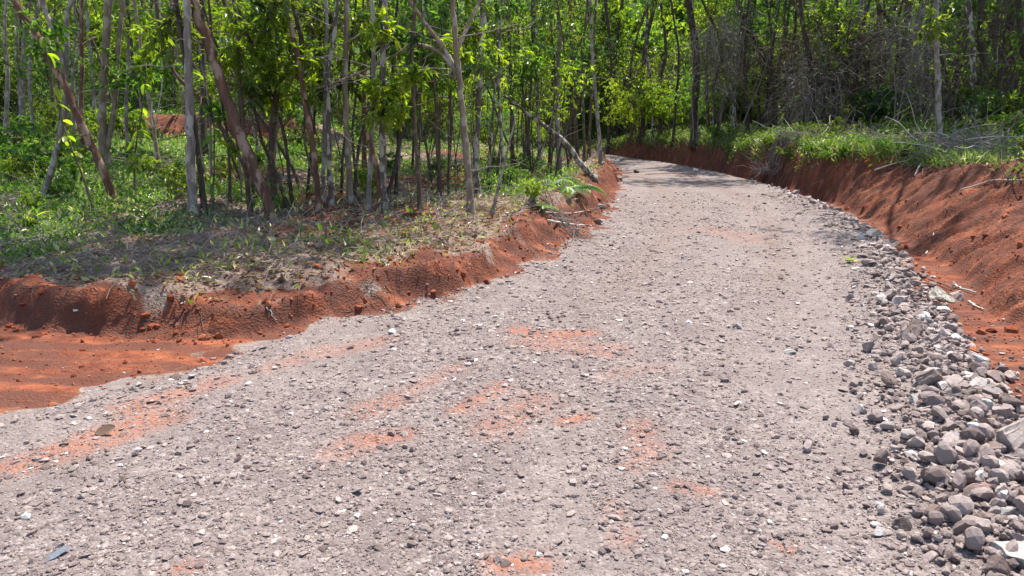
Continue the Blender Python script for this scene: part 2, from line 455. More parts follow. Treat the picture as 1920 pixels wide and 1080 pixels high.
MAT_BEIGE = plain_stone("beige stone", (.50, .43, .33), (.25, .22, .17))
MAT_REDSTONE = plain_stone("reddish stone", (.30, .19, .16), (.20, .12, .105))
MAT_DARKSTONE = plain_stone("dark stone", (.09, .075, .075), (.05, .04, .04))
MAT_BLUESTONE = plain_stone("blue grey stone", (.15, .17, .20), (.10, .11, .125))
def clod_material():
    s = N("earth clod"); f = s.attr("tone"); P = s.pos()
    c = s.ramp(f, [(0, (.10, .026, .013)), (.5, (.21, .058, .026)), (1, (.33, .115, .055))])
    return s.out(c, .95, s.bump(s.noise(P, 120, 4, .7), .5, .01), .1)
MAT_CLOD = clod_material()
def bark_material(name, a, b, blotch, bl_amt, scale=9):
    s = N(name); P = s.objco(); rn = s.rand()
    n1 = s.noise(s.mapping(P, (1, 1, .22)), scale * 2.2, 6, .68)
    n2 = s.noise(s.mapping(P, (1, 1, .55)), scale, 3, .5)
    c = s.mix(s.ramp(n1, [(.32, 0.0), (.66, 1.0)]), a, b)
    c = s.mix(s.ramp(n2, [(.60 - bl_amt * .25, 0.0), (.66 - bl_amt * .25, .9)]), c, blotch)
    c = s.mix(s.math('MULTIPLY', rn, .3), c, (.09, .07, .055))
    return s.out(c, .9, s.bump(n1, .8, .02), .15)
BARK = {
    'grey': bark_material("pale grey bark", (0.104, 0.078, 0.061), (0.256, 0.207, 0.170), (0.352, 0.303, 0.252), .35),
    'tan': bark_material("tan bark", (0.120, 0.081, 0.051), (0.272, 0.200, 0.136), (0.352, 0.289, 0.218), .2),
    'mottled': bark_material("mottled lichen bark", (0.048, 0.037, 0.026), (0.136, 0.104, 0.075), (0.400, 0.348, 0.286), .45, 12),
    'red': bark_material("peeling reddish bark", (0.060, 0.026, 0.015), (0.168, 0.081, 0.051), (0.336, 0.215, 0.150), .25, 6),
    'dark': bark_material("dark bark", (0.024, 0.018, 0.012), (0.080, 0.059, 0.041), (0.144, 0.118, 0.088), .05),
    'brown': bark_material("brown bark", (0.040, 0.028, 0.018), (0.128, 0.085, 0.054), (0.216, 0.163, 0.116), .1),
}
def twig_material(name, a, b):
    s = N(name); P = s.objco()
    return s.out(s.mix(s.noise(P, 9, 3), a, b), .9, None, .15)
MAT_TWIG = twig_material("twig bark", (.06, .045, .03), (.17, .13, .10))
MAT_DRY = twig_material("dry grey twigs", (.12, .092, .075), (.27, .22, .185))
MAT_DRYBROWN = twig_material("dry brown twigs", (.06, .038, .027), (.15, .10, .075))
MAT_PALE = twig_material("bleached wood", (.30, .26, .22), (.52, .47, .41))
def leaf_material(name, stops, trans=.62):
    s = N(name); t = s.attr("tone"); rn = s.rand()
    f = s.math('ADD', s.math('MULTIPLY', t, .75), s.math('MULTIPLY', rn, .25))
    c = s.ramp(f, stops)
    p = s.node("ShaderNodeBsdfPrincipled", i_Roughness=.36); p.inputs["Specular IOR Level"].default_value = .45
    s.link(c, p.inputs["Base Color"])
    tr = s.node("ShaderNodeBsdfTranslucent")
    s.link(s.mix(1.0, c, (1.9, 2.3, .75), 'MULTIPLY'), tr.inputs[0])
    mx = s.node("ShaderNodeMixShader"); mx.inputs[0].default_value = trans
    s.link(p.outputs[0], mx.inputs[1]); s.link(tr.outputs[0], mx.inputs[2])
    o = s.node("ShaderNodeOutputMaterial"); s.link(mx.outputs[0], o.inputs[0]); return s.m
LEAF = {
    'mid': leaf_material("mid green leaf", [(0, (.03, .058, .013)), (.45, (.065, .115, .022)), (.8, (.12, .175, .036)), (1, (.22, .235, .06))]),
    'yellow': leaf_material("yellow green leaf", [(0, (.045, .075, .008)), (.4, (.11, .15, .014)), (.8, (.22, .24, .02)), (1, (.34, .28, .03))]),
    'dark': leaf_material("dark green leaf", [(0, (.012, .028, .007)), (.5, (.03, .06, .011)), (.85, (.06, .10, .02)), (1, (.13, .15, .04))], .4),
    'olive': leaf_material("olive leaf", [(0, (.035, .045, .012)), (.5, (.085, .10, .022)), (.85, (.15, .16, .035)), (1, (.24, .19, .08))]),
    'grass': leaf_material("grass blade", [(0, (.035, .065, .012)), (.35, (.075, .12, .02)), (.6, (.13, .16, .045)), (.8, (.24, .22, .13)), (1, (.36, .31, .23))], .4),
    'dry': leaf_material("dry leaf", [(0, (.07, .035, .02)), (.4, (.17, .10, .06)), (.75, (.28, .20, .14)), (1, (.42, .35, .28))], .2),
}
def red_petal():
    s = N("red petal"); return s.out((.55, .02, .05), .5)
MAT_RED = red_petal()

# ------------------------------------------------------------------ the land
def build_land():
    sx, sy, X0, X1, Y0, Y1 = .04, .04, -8.0, 9.6, 1.2, 19.6
    def attrs(x, y):
        sr, ar, sl, al, er, el = masks(x, y)
        nz = fbm(x * 2.1, y * 2.1, 4) - .5
        far = sstep(12.5, 16.5, y); w = 1.0 * (1 - far) + .16 * far
        onroad = sstep(.12, -.12, er + nz * .5) * sstep(.16, -.16, el + nz * 1.1) * sstep(.1, -.1, sl)
        streak = np.zeros_like(x)
        for a, b, r, st in _STREAKS:
            d = b - a; L2 = d @ d + 1e-6
            t = np.clip(((x - a[0]) * d[0] + (y - a[1]) * d[1]) / L2, 0, 1)
            q = np.hypot(x - a[0] - t * d[0], y - a[1] - t * d[1])
            streak = np.maximum(streak, np.minimum(.80, .9 * st) * sstep(r * 2.0, r * .1, q + nz * r * 2.4))
        red = (sstep(-.15, .15, er + nz * .35) * sstep(w + .9 + 1.0 * (1 - far) * sstep(12.5, 8, y), w - .05, sr + nz * 1.3))     # ditch and right bank
        faceL = sstep(-.2, .0, sl) * sstep(.48 + .45 * sstep(-.5, .8, x), .18, sl + nz * .9)
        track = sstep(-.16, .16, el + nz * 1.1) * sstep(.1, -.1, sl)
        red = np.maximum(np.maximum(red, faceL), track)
        cx = sstep(-14.8, -13, x) * sstep(-5.6, -7.5, x) * sstep(25.9, 26.3, y + .5 * np.sin(x * .9)) * sstep(28.0, 27.2, y + .5 * np.sin(x * .9))
        red = np.maximum(red, cx * .72)
        bare = sstep(.47, .62, fbm(x * .30 + 4, y * .42 + 7, 3)) * (sl > .8) * sstep(6, 9, y) * .75 * sstep(-9, -6, x)   # bare soil among the left trees
        red = np.maximum(red, bare)
        red = red * (1 - onroad) * sstep(36, 32, y); dust = streak * onroad
        wheel = (np.exp(-((er + 1.35 + nz * .3) / .22) ** 2) + np.exp(-((er + 2.75 + nz * .3) / .24) ** 2)) * sstep(4.5, 8, y)
        lane = fbm(er * 1.9 + 3 + nz * .3, y * .22, 3)
        gl = sstep(.5, 1.6, sl) * sstep(.42, .60, fbm(x * .55 + 9, y * .45, 3) + .12 * sstep(-4, -9, x))
        gr_ = sstep(w + .15, w + .8, sr) * sstep(.34, .56, fbm(x * .5, y * .5 + 3, 3) + .12 * sstep(15, 20, y) - .10 * sstep(26, 34, y) - .12 * sstep(3, 6, sr))
        green = np.maximum(gl, gr_)
        hill = sstep(38, 40, y + .22 * np.abs(x + 2))
        onroad, red, green = onroad * (1 - hill), red * (1 - hill), np.maximum(green, hill)
        cls = np.zeros(x.shape, int)                       # 0 floor, 1 road, 2 track, 3 bank
        cls[(el > 0) & (sl < 0)] = 2
        cls[(er > .0) & (sr <= w + .25)] = 3
        cls[(sl >= 0) & (sl < .6)] = 3
        cls[(er <= .0) & (el <= 0) & (sl < 0)] = 1
        cls[(sr > w + .25) | (hill > .5)] = 0
        return onroad, red, green, dust, lane, wheel, cls
    G = {k: Geo() for k in range(4)}; A = {k: [] for k in range(4)}
    def emit(xs, ys, hole=None, snap=None):
        X, Y = np.meshgrid(xs, ys); x, y = X.ravel(), Y.ravel()
        z = height(x, y)
        if snap:                                            # match the coarse grid along the seam
            Z = z.reshape(X.shape)
            def lerp_row(c, v):
                k = np.arange(c[0], c[-1] + 1e-6, snap); return np.interp(c, k, np.interp(k, c, v))
            for row in (0, -1): Z[row] = lerp_row(xs, Z[row])
            for cl in (0, -1): Z[:, cl] = lerp_row(ys, Z[:, cl])
            z = Z.ravel()
        on, red, green, dust, lane, wheel, cls = attrs(x, y)
        nx, ny = len(xs), len(ys)
        i = (np.arange(ny - 1)[:, None] * nx + np.arange(nx - 1)[None, :]).ravel()
        if hole is not None:
            cx, cy = x[i] + (xs[1] - xs[0]) / 2, y[i] + (ys[1] - ys[0]) / 2
            i = i[~((cx > hole[0]) & (cx < hole[1]) & (cy > hole[2]) & (cy < hole[3]))]
        tri = np.concatenate([np.stack([i, i + 1, i + nx + 1], 1), np.stack([i, i + nx + 1, i + nx], 1)])
        cc = np.concatenate([cls[i], cls[i]])
        V = np.stack([x, y, z], 1)
        for k in range(4):
            t = tri[cc == k]
            if not len(t): continue
            u, inv = np.unique(t, return_inverse=True)
            G[k].add(V[u], inv.reshape(-1, 3)); A[k].append((on[u], red[u], green[u], dust[u], lane[u], wheel[u]))
    emit(np.arange(X0, X1 + 1e-6, sx), np.arange(Y0, Y1 + 1e-6, sy), None, .4)
    emit(np.arange(X0, X1 + 1e-6, .08), np.arange(Y1, 37.2 + 1e-6, .08), None, .4)
    emit(np.arange(-80, 80.01, .4), np.arange(-20, 110.01, .4), (X0, X1, Y0, 37.2))
    names = {0: "ground", 1: "gravel_road", 2: "dirt_side_road", 3: "red_earth_bank"}
    for k, nm in names.items():
        at = [np.concatenate([a[j] for a in A[k]]) for j in range(6)]
        me = G[k].mesh(nm, MAT_LAND, True, {"road": at[0], "red": at[1], "green": at[2], "dust": at[3], "lane": at[4], "wheel": at[5]})
        tag(link(nm, me), kind="structure")
build_land()

# ------------------------------------------------------------------ gravel, clods, litter (nobody could count them)
def scatter_stones(name, x, y, size, tone, mat, sink=.25, flat_=.6, rng=R, fine=False):
    M = len(x); v0, f0 = ICO1 if fine else ICO0; nv = len(v0)
    V = CHIPS[rng.integers(0, 10, M)] if fine else v0[None] * (1 + rng.uniform(-.42, .36, (M, 12, 1)))
    sc = np.stack([rng.uniform(.7, 1.25, M), rng.uniform(.6, 1.0, M), rng.uniform(flat_ * .6, flat_ * 1.3, M)], 1)
    V = V * sc[:, None, :] * size[:, None, None] * .5
    a, b = rng.random(M) * 6.283, rng.normal(0, .35, M)
    ca, sa, cb, sb = np.cos(a), np.sin(a), np.cos(b), np.sin(b)
    y1 = V[..., 1] * cb[:, None] - V[..., 2] * sb[:, None]; z1 = V[..., 1] * sb[:, None] + V[..., 2] * cb[:, None]
    x2 = V[..., 0] * ca[:, None] - y1 * sa[:, None]; y2 = V[..., 0] * sa[:, None] + y1 * ca[:, None]
    z = height(x, y) + size * .5 * sc[:, 2] * (1 - 2 * sink)
    W = np.stack([x2 + x[:, None], y2 + y[:, None], z1 + z[:, None]], -1)
    g = Geo(); g.add(W.reshape(-1, 3), (f0[None] + np.arange(M)[:, None, None] * nv).reshape(-1, 3), tone.repeat(nv))
    return tag(link(name, g.mesh(name, mat)), kind="stuff")
def polar_pts(n, r0, r1, a0, a1, pw=1.0, rng=R):
    r = r0 * (r1 / r0) ** (rng.random(n) ** pw); a = rng.uniform(a0, a1, n)
    return r * np.sin(a), r * np.cos(a)
# road gravel
x, y = polar_pts(225000, 2.0, 17, -.72, .72, .9)
sr, _, sl, _, er, el = masks(x, y)
patch = .5 * fbm(x * 1.6 + 2, y * 1.1, 3) + .5 * (1 - fbm(er * 1.9 + 3, y * .22, 3))
ok = (er < .05) & (el < .06) & (sl < 0) & (R.random(len(x)) < .40 + 1.1 * sstep(.42, .58, patch) + .8 * sstep(-1.0, -.3, er))
x, y, er = x[ok], y[ok], er[ok]
d = np.hypot(x, y)
size = np.clip(.0058 * (1 - R.random(len(x))) ** -.43, .0048, .045) * (1 + .09 * np.clip(d - 3, 0, 10)) * (1 + .8 * sstep(-.9, -.2, er))
tone = np.clip(R.normal(.45, .24, len(x)) + .22 * (R.random(len(x)) < .03), 0, 1)
scatter_stones("road_gravel", x, y, size, tone, MAT_PEBBLE, .3, .46)
# clods on banks, ditch and side road
x, y = polar_pts(60000, 3.2, 30, -.75, .85, 1.0)
sr, _, sl, _, er, el = masks(x, y)
w = 1.0 * (1 - sstep(12.5, 16.5, y)) + .16 * sstep(12.5, 16.5, y)
pr = np.where((er > -.1) & (sr < w + .5), .5, 0) + np.where((sl > -.15) & (sl < .75), .65, 0) + np.where((el > 0) & (sl < 0), .16, 0)
ok = R.random(len(x)) < pr
x, y = x[ok], y[ok]
size = np.clip(.010 * (1 - R.random(len(x))) ** -.45, .009, .07) * (1 + .05 * np.clip(np.hypot(x, y) - 4, 0, 20))
scatter_stones("earth_clods", x, y, size, np.clip(R.normal(.5, .25, len(x)), 0, 1), MAT_CLOD, .35, .8)
# stone chips lying in the ditch and on the left bank
x, y = polar_pts(9000, 2.5, 18, -.7, .8)
sr, _, sl, _, er, el = masks(x, y)
ok = ((er > -.05) & (er < .6) & (sr < .0) & (R.random(len(x)) < .5)) | ((el > -.1) & (el < .15) & (R.random(len(x)) < .6)) | ((el > 0) & (sl < 0) & (R.random(len(x)) < .04))
x, y = x[ok], y[ok]
scatter_stones("stone_chips", x, y, np.clip(.015 * (1 - R.random(len(x))) ** -.5, .012, .06), np.clip(R.normal(.6, .25, len(x)), 0, 1), MAT_PEBBLE, .25)

# ------------------------------------------------------------------ crushed rocks one by one
def rock_mesh(seed, cuts=11, flat_=.75):
    r = np.random.default_rng(seed)
    v, f = ICO2; v = v.copy()
    for _ in range(cuts):
        n = r.normal(0, 1, 3); n /= np.linalg.norm(n); dd = r.uniform(.30, .72)
        k = v @ n; m = k > dd; v[m] -= np.outer(k[m] - dd, n)
    v *= np.array([r.uniform(.95, 1.3), r.uniform(.75, 1.0), r.uniform(.75, 1.15) * flat_])
    v *= 1 + .05 * (fbm(v[:, 0] * 3 + seed, v[:, 1] * 3 + v[:, 2] * 2.1, 3) - .5)[:, None]
    v += r.normal(0, .016, v.shape)
    v *= .5 / (np.abs(v).max(axis=0)[0])
    g = Geo(); g.add(v, f); return g
ROCKS = [rock_mesh(100 + i, 7 + i % 4, [.6, .75, .9][i % 3]).mesh("rock", MAT_ROCK) for i in range(16)]
def rock(u, v, px, label, mat=None, shape=0, group=None, rot=None, name="rock", sink=.3, xy=None, sz=(1, 1, 1)):
    p = gpt(u, v) if xy is None else np.array([xy[0], xy[1], h1(*xy)])
    s = px / FPX * (np.hypot(p[0], p[1]) + .2) if xy is None else px
    me = ROCKS[shape % 16]
    if mat is not None:
        me = me.copy(); me.materials.clear(); me.materials.append(mat)
    o = link(name, me, None, (p[0], p[1], p[2] + s * .32 * (1 - sink * 1.6)), rot or (R.normal(0, .25), R.normal(0, .25), R.random() * 6.28), (s * sz[0], s * sz[1], s * sz[2]))
    return tag(o, label, "rock", group)
placed = []
SPECIAL = [
    (1752, 566, 62, "big beige boulder with pale flat top resting against the stone row beside the ditch", MAT_BEIGE, 2, (1, .8, .9)),
    (1790, 563, 30, "grey brown rock touching the right side of the big beige boulder", None, 5, (1, 1, 1)),
    (1836, 684, 42, "pale grey topped rock alone on red soil at the outer edge of the stone row", MAT_WHITE, 4, (1, .8, 1.1)),
    (1893, 1052, 74, "large whitish rock in the bottom right corner of the stone row", MAT_WHITE, 7, (1.1, .9, .9)),
    (1838, 925, 58, "chunky reddish brown rock with a sharp edge in the near stone row", MAT_REDSTONE, 3, (1, .9, 1.1)),
    (1872, 967, 46, "bright white rock between the reddish rock and the whitish corner rock", MAT_WHITE, 9, (1, .7, .8)),
    (1718, 608, 20, "small bright white stone, left one of a pair in the stone row", MAT_WHITE, 1, (1, .8, 1)),
    (1738, 605, 22, "small bright white stone, right one of a pair in the stone row", MAT_WHITE, 6, (1, .8, 1)),
    (1642, 444, 36, "beige rock with a lit top at the far part of the stone row", MAT_BEIGE, 8, (1, .8, .9)),
    (1668, 466, 34, "grey rock just below the far beige rock in the stone row", None, 11, (1, .9, .9)),
    (1128, 391, 26, "pale flat rock on the red berm along the left road edge", MAT_WHITE, 10, (1.1, .8, .6)),
    (1122, 420, 28, "grey and white rock at the foot of the red berm left of the road", MAT_ROCK, 12, (.9, .8, .9)),
    (738, 626, 28, "white flat stone lying on the left side of the gravel road", MAT_WHITE, 13, (1.2, .8, .4)),
    (1384, 614, 18, "small whitish stone in the middle of the gravel road", MAT_WHITE, 14, (1, .8, .6)),
    (670, 926, 42, "pale pinkish flat slab set in the gravel of the near road", MAT_WHITE, 15, (1.2, .8, .35)),
    (1519, 834, 30, "dark upright stone standing in the gravel right of the road centre", MAT_DARKSTONE, 0, (.9, .7, 1.1)),
    (1660, 750, 34, "brownish grey rock lying out on the gravel near the stone row", None, 4, (1.1, .8, .8)),
    (1710, 755, 36, "pale grey rock with a white left face in the stone row", MAT_WHITE, 2, (1, .8, .9)),
    (523, 1019, 24, "dark brown stone in the near left gravel", MAT_DARKSTONE, 6, (.9, .8, .9)),
    (110, 1040, 30, "bluish grey shard lying in the gravel at lower left", MAT_BLUESTONE, 13, (1.4, .8, .3)),
    (330, 709, 24, "grey rock at the left edge of the gravel beside the red side road", MAT_ROCK, 8, (1, .8, .8)),
    (360, 708, 20, "whitish flat stone beside the grey rock at the left gravel edge", MAT_WHITE, 5, (1.2, .7, .5)),
    (1306, 322, 18, "pale stones lump at the foot of the far red bank", MAT_BEIGE, 3, (1.3, .8, .7)),
    (1192, 324, 16, "dark grey rock on the far road near the leaning log", MAT_DARKSTONE, 7, (1, .8, .8)),
    (778, 803, 22, "grey rock beside the red soil patch in the middle of the road", MAT_ROCK, 10, (1, .8, .8)),
    (596, 842, 22, "small brown grey rock on the left middle of the gravel road", MAT_ROCK, 3, (1, .8, .8)),
    (1015, 1045, 30, "pale pinkish stone at the bottom centre of the gravel", MAT_WHITE, 9, (1, .8, .6)),
    (1380, 760, 22, "pale flat stone right of centre on the road", MAT_WHITE, 12, (1.2, .8, .4)),
    (1650, 1003, 34, "whitish stone out on the gravel left of the near stone row", MAT_WHITE, 11, (1.1, .7, .6)),
    (1478, 662, 20, "small white flat stone on the right half of the gravel road", MAT_WHITE, 14, (1.2, .8, .5)),
    (142, 584, 14, "small white stone lodged in the red bank face at left", MAT_WHITE, 1, (1, .8, .8)),
]
for u, v, px, lab, mat, sh, sz in SPECIAL:
    o = rock(u, v, px, lab, mat, sh, sz=sz); placed.append((o.location.x, o.location.y, o.scale[0]))
# the row of crushed rock along the right edge of the road
cand = []
n_try = 0
while len(cand) < 255 and n_try < 60000:
    n_try += 1
    r_ = 2.3 * (18 / 2.3) ** (R.random() ** 1.15); k = R.uniform(-.05, .75)
    x_, y_ = r_ * math.sin(k), r_ * math.cos(k)
    er_ = poly_sd(EDGE_R, np.array([x_]), np.array([y_]))[0][0]
    near = max(0, min(1, (10 - r_) / 6))
    wd = .36 + .36 * near
    c_ = (er_ + .08) / wd
    if c_ > .28 or c_ < -1.0: continue
    if R.random() > math.exp(-((c_ + .15) / .40) ** 2): continue
    s_ = float(np.clip(.055 * (1 - R.random()) ** -.46, .05, .20))
    if c_ < -.55: s_ *= .7
    if any((x_ - a) ** 2 + (y_ - b) ** 2 < ((s_ + c) * .40) ** 2 for a, b, c in placed): continue
    placed.append((x_, y_, s_)); cand.append((x_, y_, s_))
for i, (x_, y_, s_) in enumerate(cand):
    r_ = math.hypot(x_, y_)
    e_ = poly_sd(EDGE_R, np.array([x_]), np.array([y_]))[0][0]
    side = "ditch side" if e_ > -.12 else "middle" if e_ > -.42 else "gravel side"
    zone = "%s crushed rock, %s of stone row, %s" % ("large" if s_ > .115 else "middling" if s_ > .078 else "small", side,
            "nearest stretch at lower right" if r_ < 3.6 else "near stretch" if r_ < 4.8 else "stretch nearer than the beige boulder" if r_ < 6.6 else "stretch beside the beige boulder" if r_ < 8.2 else "far stretch below the bank" if r_ < 11 else "farthest stretch")
    rock(0, 0, s_, zone, None, int(R.integers(16)), "crushed rocks in the row along the right road edge", xy=(x_, y_), sink=.15, sz=(1, R.uniform(.75, 1), R.uniform(.7, 1.15)))
# filler rubble between them
n = 40000
x, y = polar_pts(n, 2.2, 20, -.05, .78, 1.0)
er = poly_sd(EDGE_R, x, y)[0]
near = np.clip((10 - np.hypot(x, y)) / 6, 0, 1)
c_ = (er + .08) / (.36 + .36 * near)
ok = (R.random(n) < np.exp(-((c_ + .25) / .5) ** 2) * 1.0)
x, y = x[ok], y[ok]
big = R.random(len(x)) < .22
scatter_stones("rubble", x[big], y[big], np.clip(.044 * (1 - R.random(big.sum())) ** -.40, .04, .095), np.clip(R.normal(.5, .26, big.sum()), 0, 1), MAT_PEBBLE, .1, .8, fine=True)
scatter_stones("small_rubble", x[~big], y[~big], np.clip(.020 * (1 - R.random((~big).sum())) ** -.40, .018, .042), np.clip(R.normal(.45, .25, (~big).sum()), 0, 1), MAT_PEBBLE, .1, .8)

# ------------------------------------------------------------------ trees
CROWNS = []
def make_crown(seed, kind, rx=1.5, nclump=16, leaf=.15):
    r = np.random.default_rng(seed)
    gl, gt = Geo(), Geo()
    # limbs from the origin up and out, leaves round their ends
    d = rdir(nclump, r); d[:, 2] = np.abs(d[:, 2]) * 1.1 - .15
    P = wiggle_paths(np.zeros((nclump, 3)), d, rx * r.uniform(.6, 1.15, nclump), 6, .18, -.02, r)
    V, F = tubes(P, np.linspace(.028, .008, 6)[None].repeat(nclump, 0), 4); gt.add(V, F)
    for k in range(nclump):
        foliage(gl, gt, P[k, -1], r.uniform(.45, .75), 6, 10, leaf, .1, .7, r)
        foliage(gl, gt, P[k, 3], r.uniform(.3, .5), 2, 8, leaf, .1, .7, r)
    CROWNS.append((gl.mesh("crown", LEAF[kind]), gt.mesh("branches", MAT_TWIG)))
for i, k in enumerate(['mid', 'olive', 'mid', 'dark', 'yellow', 'dark']): make_crown(200 + i, k)
def add_crown(root, loc, idx, s, rz):
    a, b = CROWNS[idx % len(CROWNS)]
    c = tag(link("crown", a, root, loc, (0, 0, rz), s), kind="stuff")
    tag(link("branches", b, c), kind="stuff")
    return c
TRACED = []
def spline(P, n):
    P = np.asarray(P, float); k = len(P)
    t = np.linspace(0, k - 1, n); out = []
    for q in t:
        i = min(int(q), k - 2); f = q - i
        p0, p1, p2, p3 = P[max(i - 1, 0)], P[i], P[i + 1], P[min(i + 2, k - 1)]
        out.append(.5 * ((2 * p1) + (-p0 + p2) * f + (2 * p0 - 5 * p1 + 4 * p2 - p3) * f * f + (-p0 + 3 * p1 - 3 * p2 + p3) * f ** 3))
    return np.array(out)
def traced_tree(pts, wpx, bark, label, crown=0, top=9.5, branches=(), name="tree", dead=False, cat="tree", group=None, lean=0.0, sides=9, csc=1.0):
    """a trunk standing on the land where the photograph shows it; pts run from the base upward"""
    B = gpt(*pts[0]); path = [B]
    for (u, v) in pts[1:]:
        d = ray(u, v); z_guess = 0
        t = (B[1]) / d[1]; p = np.array([d[0] * t, B[1], CAM_H + d[2] * t])
        dep = lean * (p[2] - B[2]); t = (B[1] + dep) / d[1]
        path.append(np.array([d[0] * t, B[1] + dep, CAM_H + d[2] * t]))
    r0 = wpx / 2 / FPX * math.hypot(B[0], B[1]) * .87
    frame_top = path[-1][2]; top = top + 1.2
    if not dead and frame_top < top:
        dr = path[-1] - path[-2]; dr /= np.linalg.norm(dr)
        dr = dr * .6 + np.array([0, 0, .4]); dr /= np.linalg.norm(dr)
        while path[-1][2] < top - .3:
            dr = dr + np.array([R.normal(0, .05), R.normal(0, .05), .06]); dr /= np.linalg.norm(dr)
            path.append(path[-1] + dr * 1.2)
    n = max(10, len(path) * 5)
    C = spline(path, n) - B
    C[0, 2] -= .15
    C[1:, :2] += R.normal(0, r0 * .12, (n - 1, 2))
    rad = r0 * (1 - .62 * np.linspace(0, 1, n) ** 1.0) * (1 + .07 * R.normal(0, 1, n))
    rad[:3] *= np.array([1.9, 1.3, 1.1])
    root = thing(name, B, label, cat, group)
    g = Geo(); V, F = tubes(C[None], rad[None], sides, True); g.add(V, F)
    link("trunk", g.mesh("trunk", BARK[bark], True), root)
    for bp, bw in branches:
        q = []
        for (u, v) in bp:
            d = ray(u, v); t = B[1] / d[1]; q.append(np.array([d[0] * t, B[1] + .05 * len(q), CAM_H + d[2] * t]) - B)
        if not dead:
            dr = q[-1] - q[-2]; dr /= np.linalg.norm(dr)
            for _ in range(3): dr = dr + np.array([R.normal(0, .12), R.normal(0, .15), .1]); q.append(q[-1] + dr / np.linalg.norm(dr) * .55)
        m = len(q) * 4; S = spline(q, m); rb = bw / 2 / FPX * math.hypot(B[0], B[1])
        g = Geo(); V, F = tubes(S[None], (rb * np.linspace(1, .45, m))[None], 7, True); g.add(V, F)
        link("limb", g.mesh("limb", BARK[bark], True), root)
    if not dead:
        m = 16; ii = R.integers(2, max(4, int(n * .62)), m)
        dd = rdir(m); dd[:, 2] = np.abs(dd[:, 2]) * .6
        P = wiggle_paths(C[ii], dd, R.uniform(.25, 1.1, m), 8, .22, .01)
        g = Geo(); V, F = tubes(P, R.uniform(.0035, .009, (m, 1)) * np.linspace(1, .35, 8)[None], 4); g.add(V, F)
        tag(link("dead_twigs", g.mesh("dead_twigs", MAT_DRY if bark in ('grey', 'tan', 'mottled') else MAT_DRYBROWN), root), kind="stuff")
    if not dead and crown is not None:
        k = C[-1]
        add_crown(root, tuple(k - np.array([0, 0, .3])), crown, R.uniform(.65, .95) * csc, R.random() * 6.28)
    TRACED.append((root, C + B, rad))
    return root
T = traced_tree
T([(216, 388), (205, 350), (170, 270), (130, 180), (75, 75), (22, -10)], 17, 'red', "reddish brown tree leaning far to the left at the front left edge of the forest", 1, 6.5)
T([(78, 370), (88, 345), (112, 260), (124, 190), (120, 130), (100, 60), (78, -5)], 12, 'grey', "pale grey crooked tree crossing behind the leaning reddish tree", 0, 7.5,
  branches=[([(122, 150), (122, 90), (118, 30), (125, -10)], 8)])
T([(40, 252), (42, 150), (48, 60), (55, -10)], 11, 'grey', "grey twin trunked tree at the far left above the green clearing", 2, 9, branches=[([(41, 215), (30, 120), (27, 40), (20, -10)], 6)])
T([(200, 312), (192, 230), (196, 130), (204, -10)], 17, 'tan', "thick pale brown trunk behind the leaning reddish tree", 1, 9, branches=[([(197, 300), (212, 200), (216, 100), (222, 0)], 9)])
T([(178, 262), (176, 180), (168, 90), (160, -10)], 7, 'grey', "thin grey tree just left of the thick pale brown trunk", 2, 9)
T([(362, 402), (358, 300), (354, 170), (351, 60), (350, -10)], 18, 'grey', "smooth straight pale grey trunk with a red smear at the front of the left forest", 0, 8)
T([(384, 400), (376, 330), (366, 240), (352, 150), (340, 60), (330, -10)], 12, 'dark', "dark slanted trunk directly behind the straight pale grey trunk", 3, 8)
T([(512, 412), (492, 350), (440, 232), (402, 115), (374, 40), (358, -10)], 24, 'red', "thick tree with peeling red brown bark slanting left in the left forest", 1, 7)
T([(486, 375), (440, 275), (385, 195), (330, 140), (306, 80), (290, -10)], 10, 'brown', "thin brown trunk bowed far left behind the peeling bark tree", 4, 7)
T([(470, 405), (462, 330), (455, 240), (448, 130), (450, -10)], 10, 'brown', "brown upright trunk beside the peeling slanted tree", 2, 8)
T([(516, 385), (508, 300), (512, 220), (520, 160), (495, 110), (440, 40), (415, -10)], 14, 'brown', "forked brown tree whose two arms make a wide Y", 4, 7.5,
  branches=[([(520, 160), (545, 115), (562, 85), (550, 30), (535, -10)], 11)])
T([(540, 390), (520, 330), (500, 285), (485, 240)], 8, 'dark', "short dark slanted sapling stem at the foot of the Y shaped tree", 3, 6)
T([(598, 392), (592, 320), (578, 225), (562, 130), (548, 60), (528, -10)], 13, 'red', "reddish slender tree bending left beside the pale thin pair", 1, 8)
T([(606, 380), (607, 300), (608, 160), (612, 60), (610, -10)], 9, 'grey', "thin pale trunk, left one of the close pair in mid forest", 0, 8)
T([(622, 385), (617, 280), (614, 150), (626, 70), (632, -10)], 11, 'mottled', "dark trunk with pale blotches, right one of the close pair in mid forest", 3, 8)
T([(656, 378), (652, 280), (647, 165), (650, 60), (648, -10)], 13, 'tan', "grey brown upright trunk left of the pale straight pole tree", 1, 8.5)
T([(640, 365), (642, 300), (650, 225), (655, 120), (668, -10)], 6, 'dark', "very thin dark stem touching the grey brown upright trunk", 3, 8)
T([(664, 372), (668, 310), (677, 255), (692, 190), (700, 90), (715, -10)], 7, 'dark', "thin dark curved stem between two pale trunks", 5, 8)
T([(690, 392), (694, 300), (699, 220), (700, 120), (697, -10)], 11, 'grey', "pale straight pole like tree with tall clean trunk above the broken stump", 0, 8)
T([(714, 395), (710, 340), (700, 285), (688, 248)], 16, 'red', "broken reddish stump leaning left in front of the pale pole tree", dead=True, name="stump", cat="stump")
T([(720, 392), (717, 300), (716, 200), (719, 90), (722, -10)], 15, 'mottled', "mottled grey trunk just right of the broken reddish stump", 2, 8)
T([(728, 362), (738, 325), (756, 240), (790, 165), (815, 110), (835, 40), (850, -10)], 9, 'dark', "dark thin trunk curving to the right behind the fork tree", 3, 8)
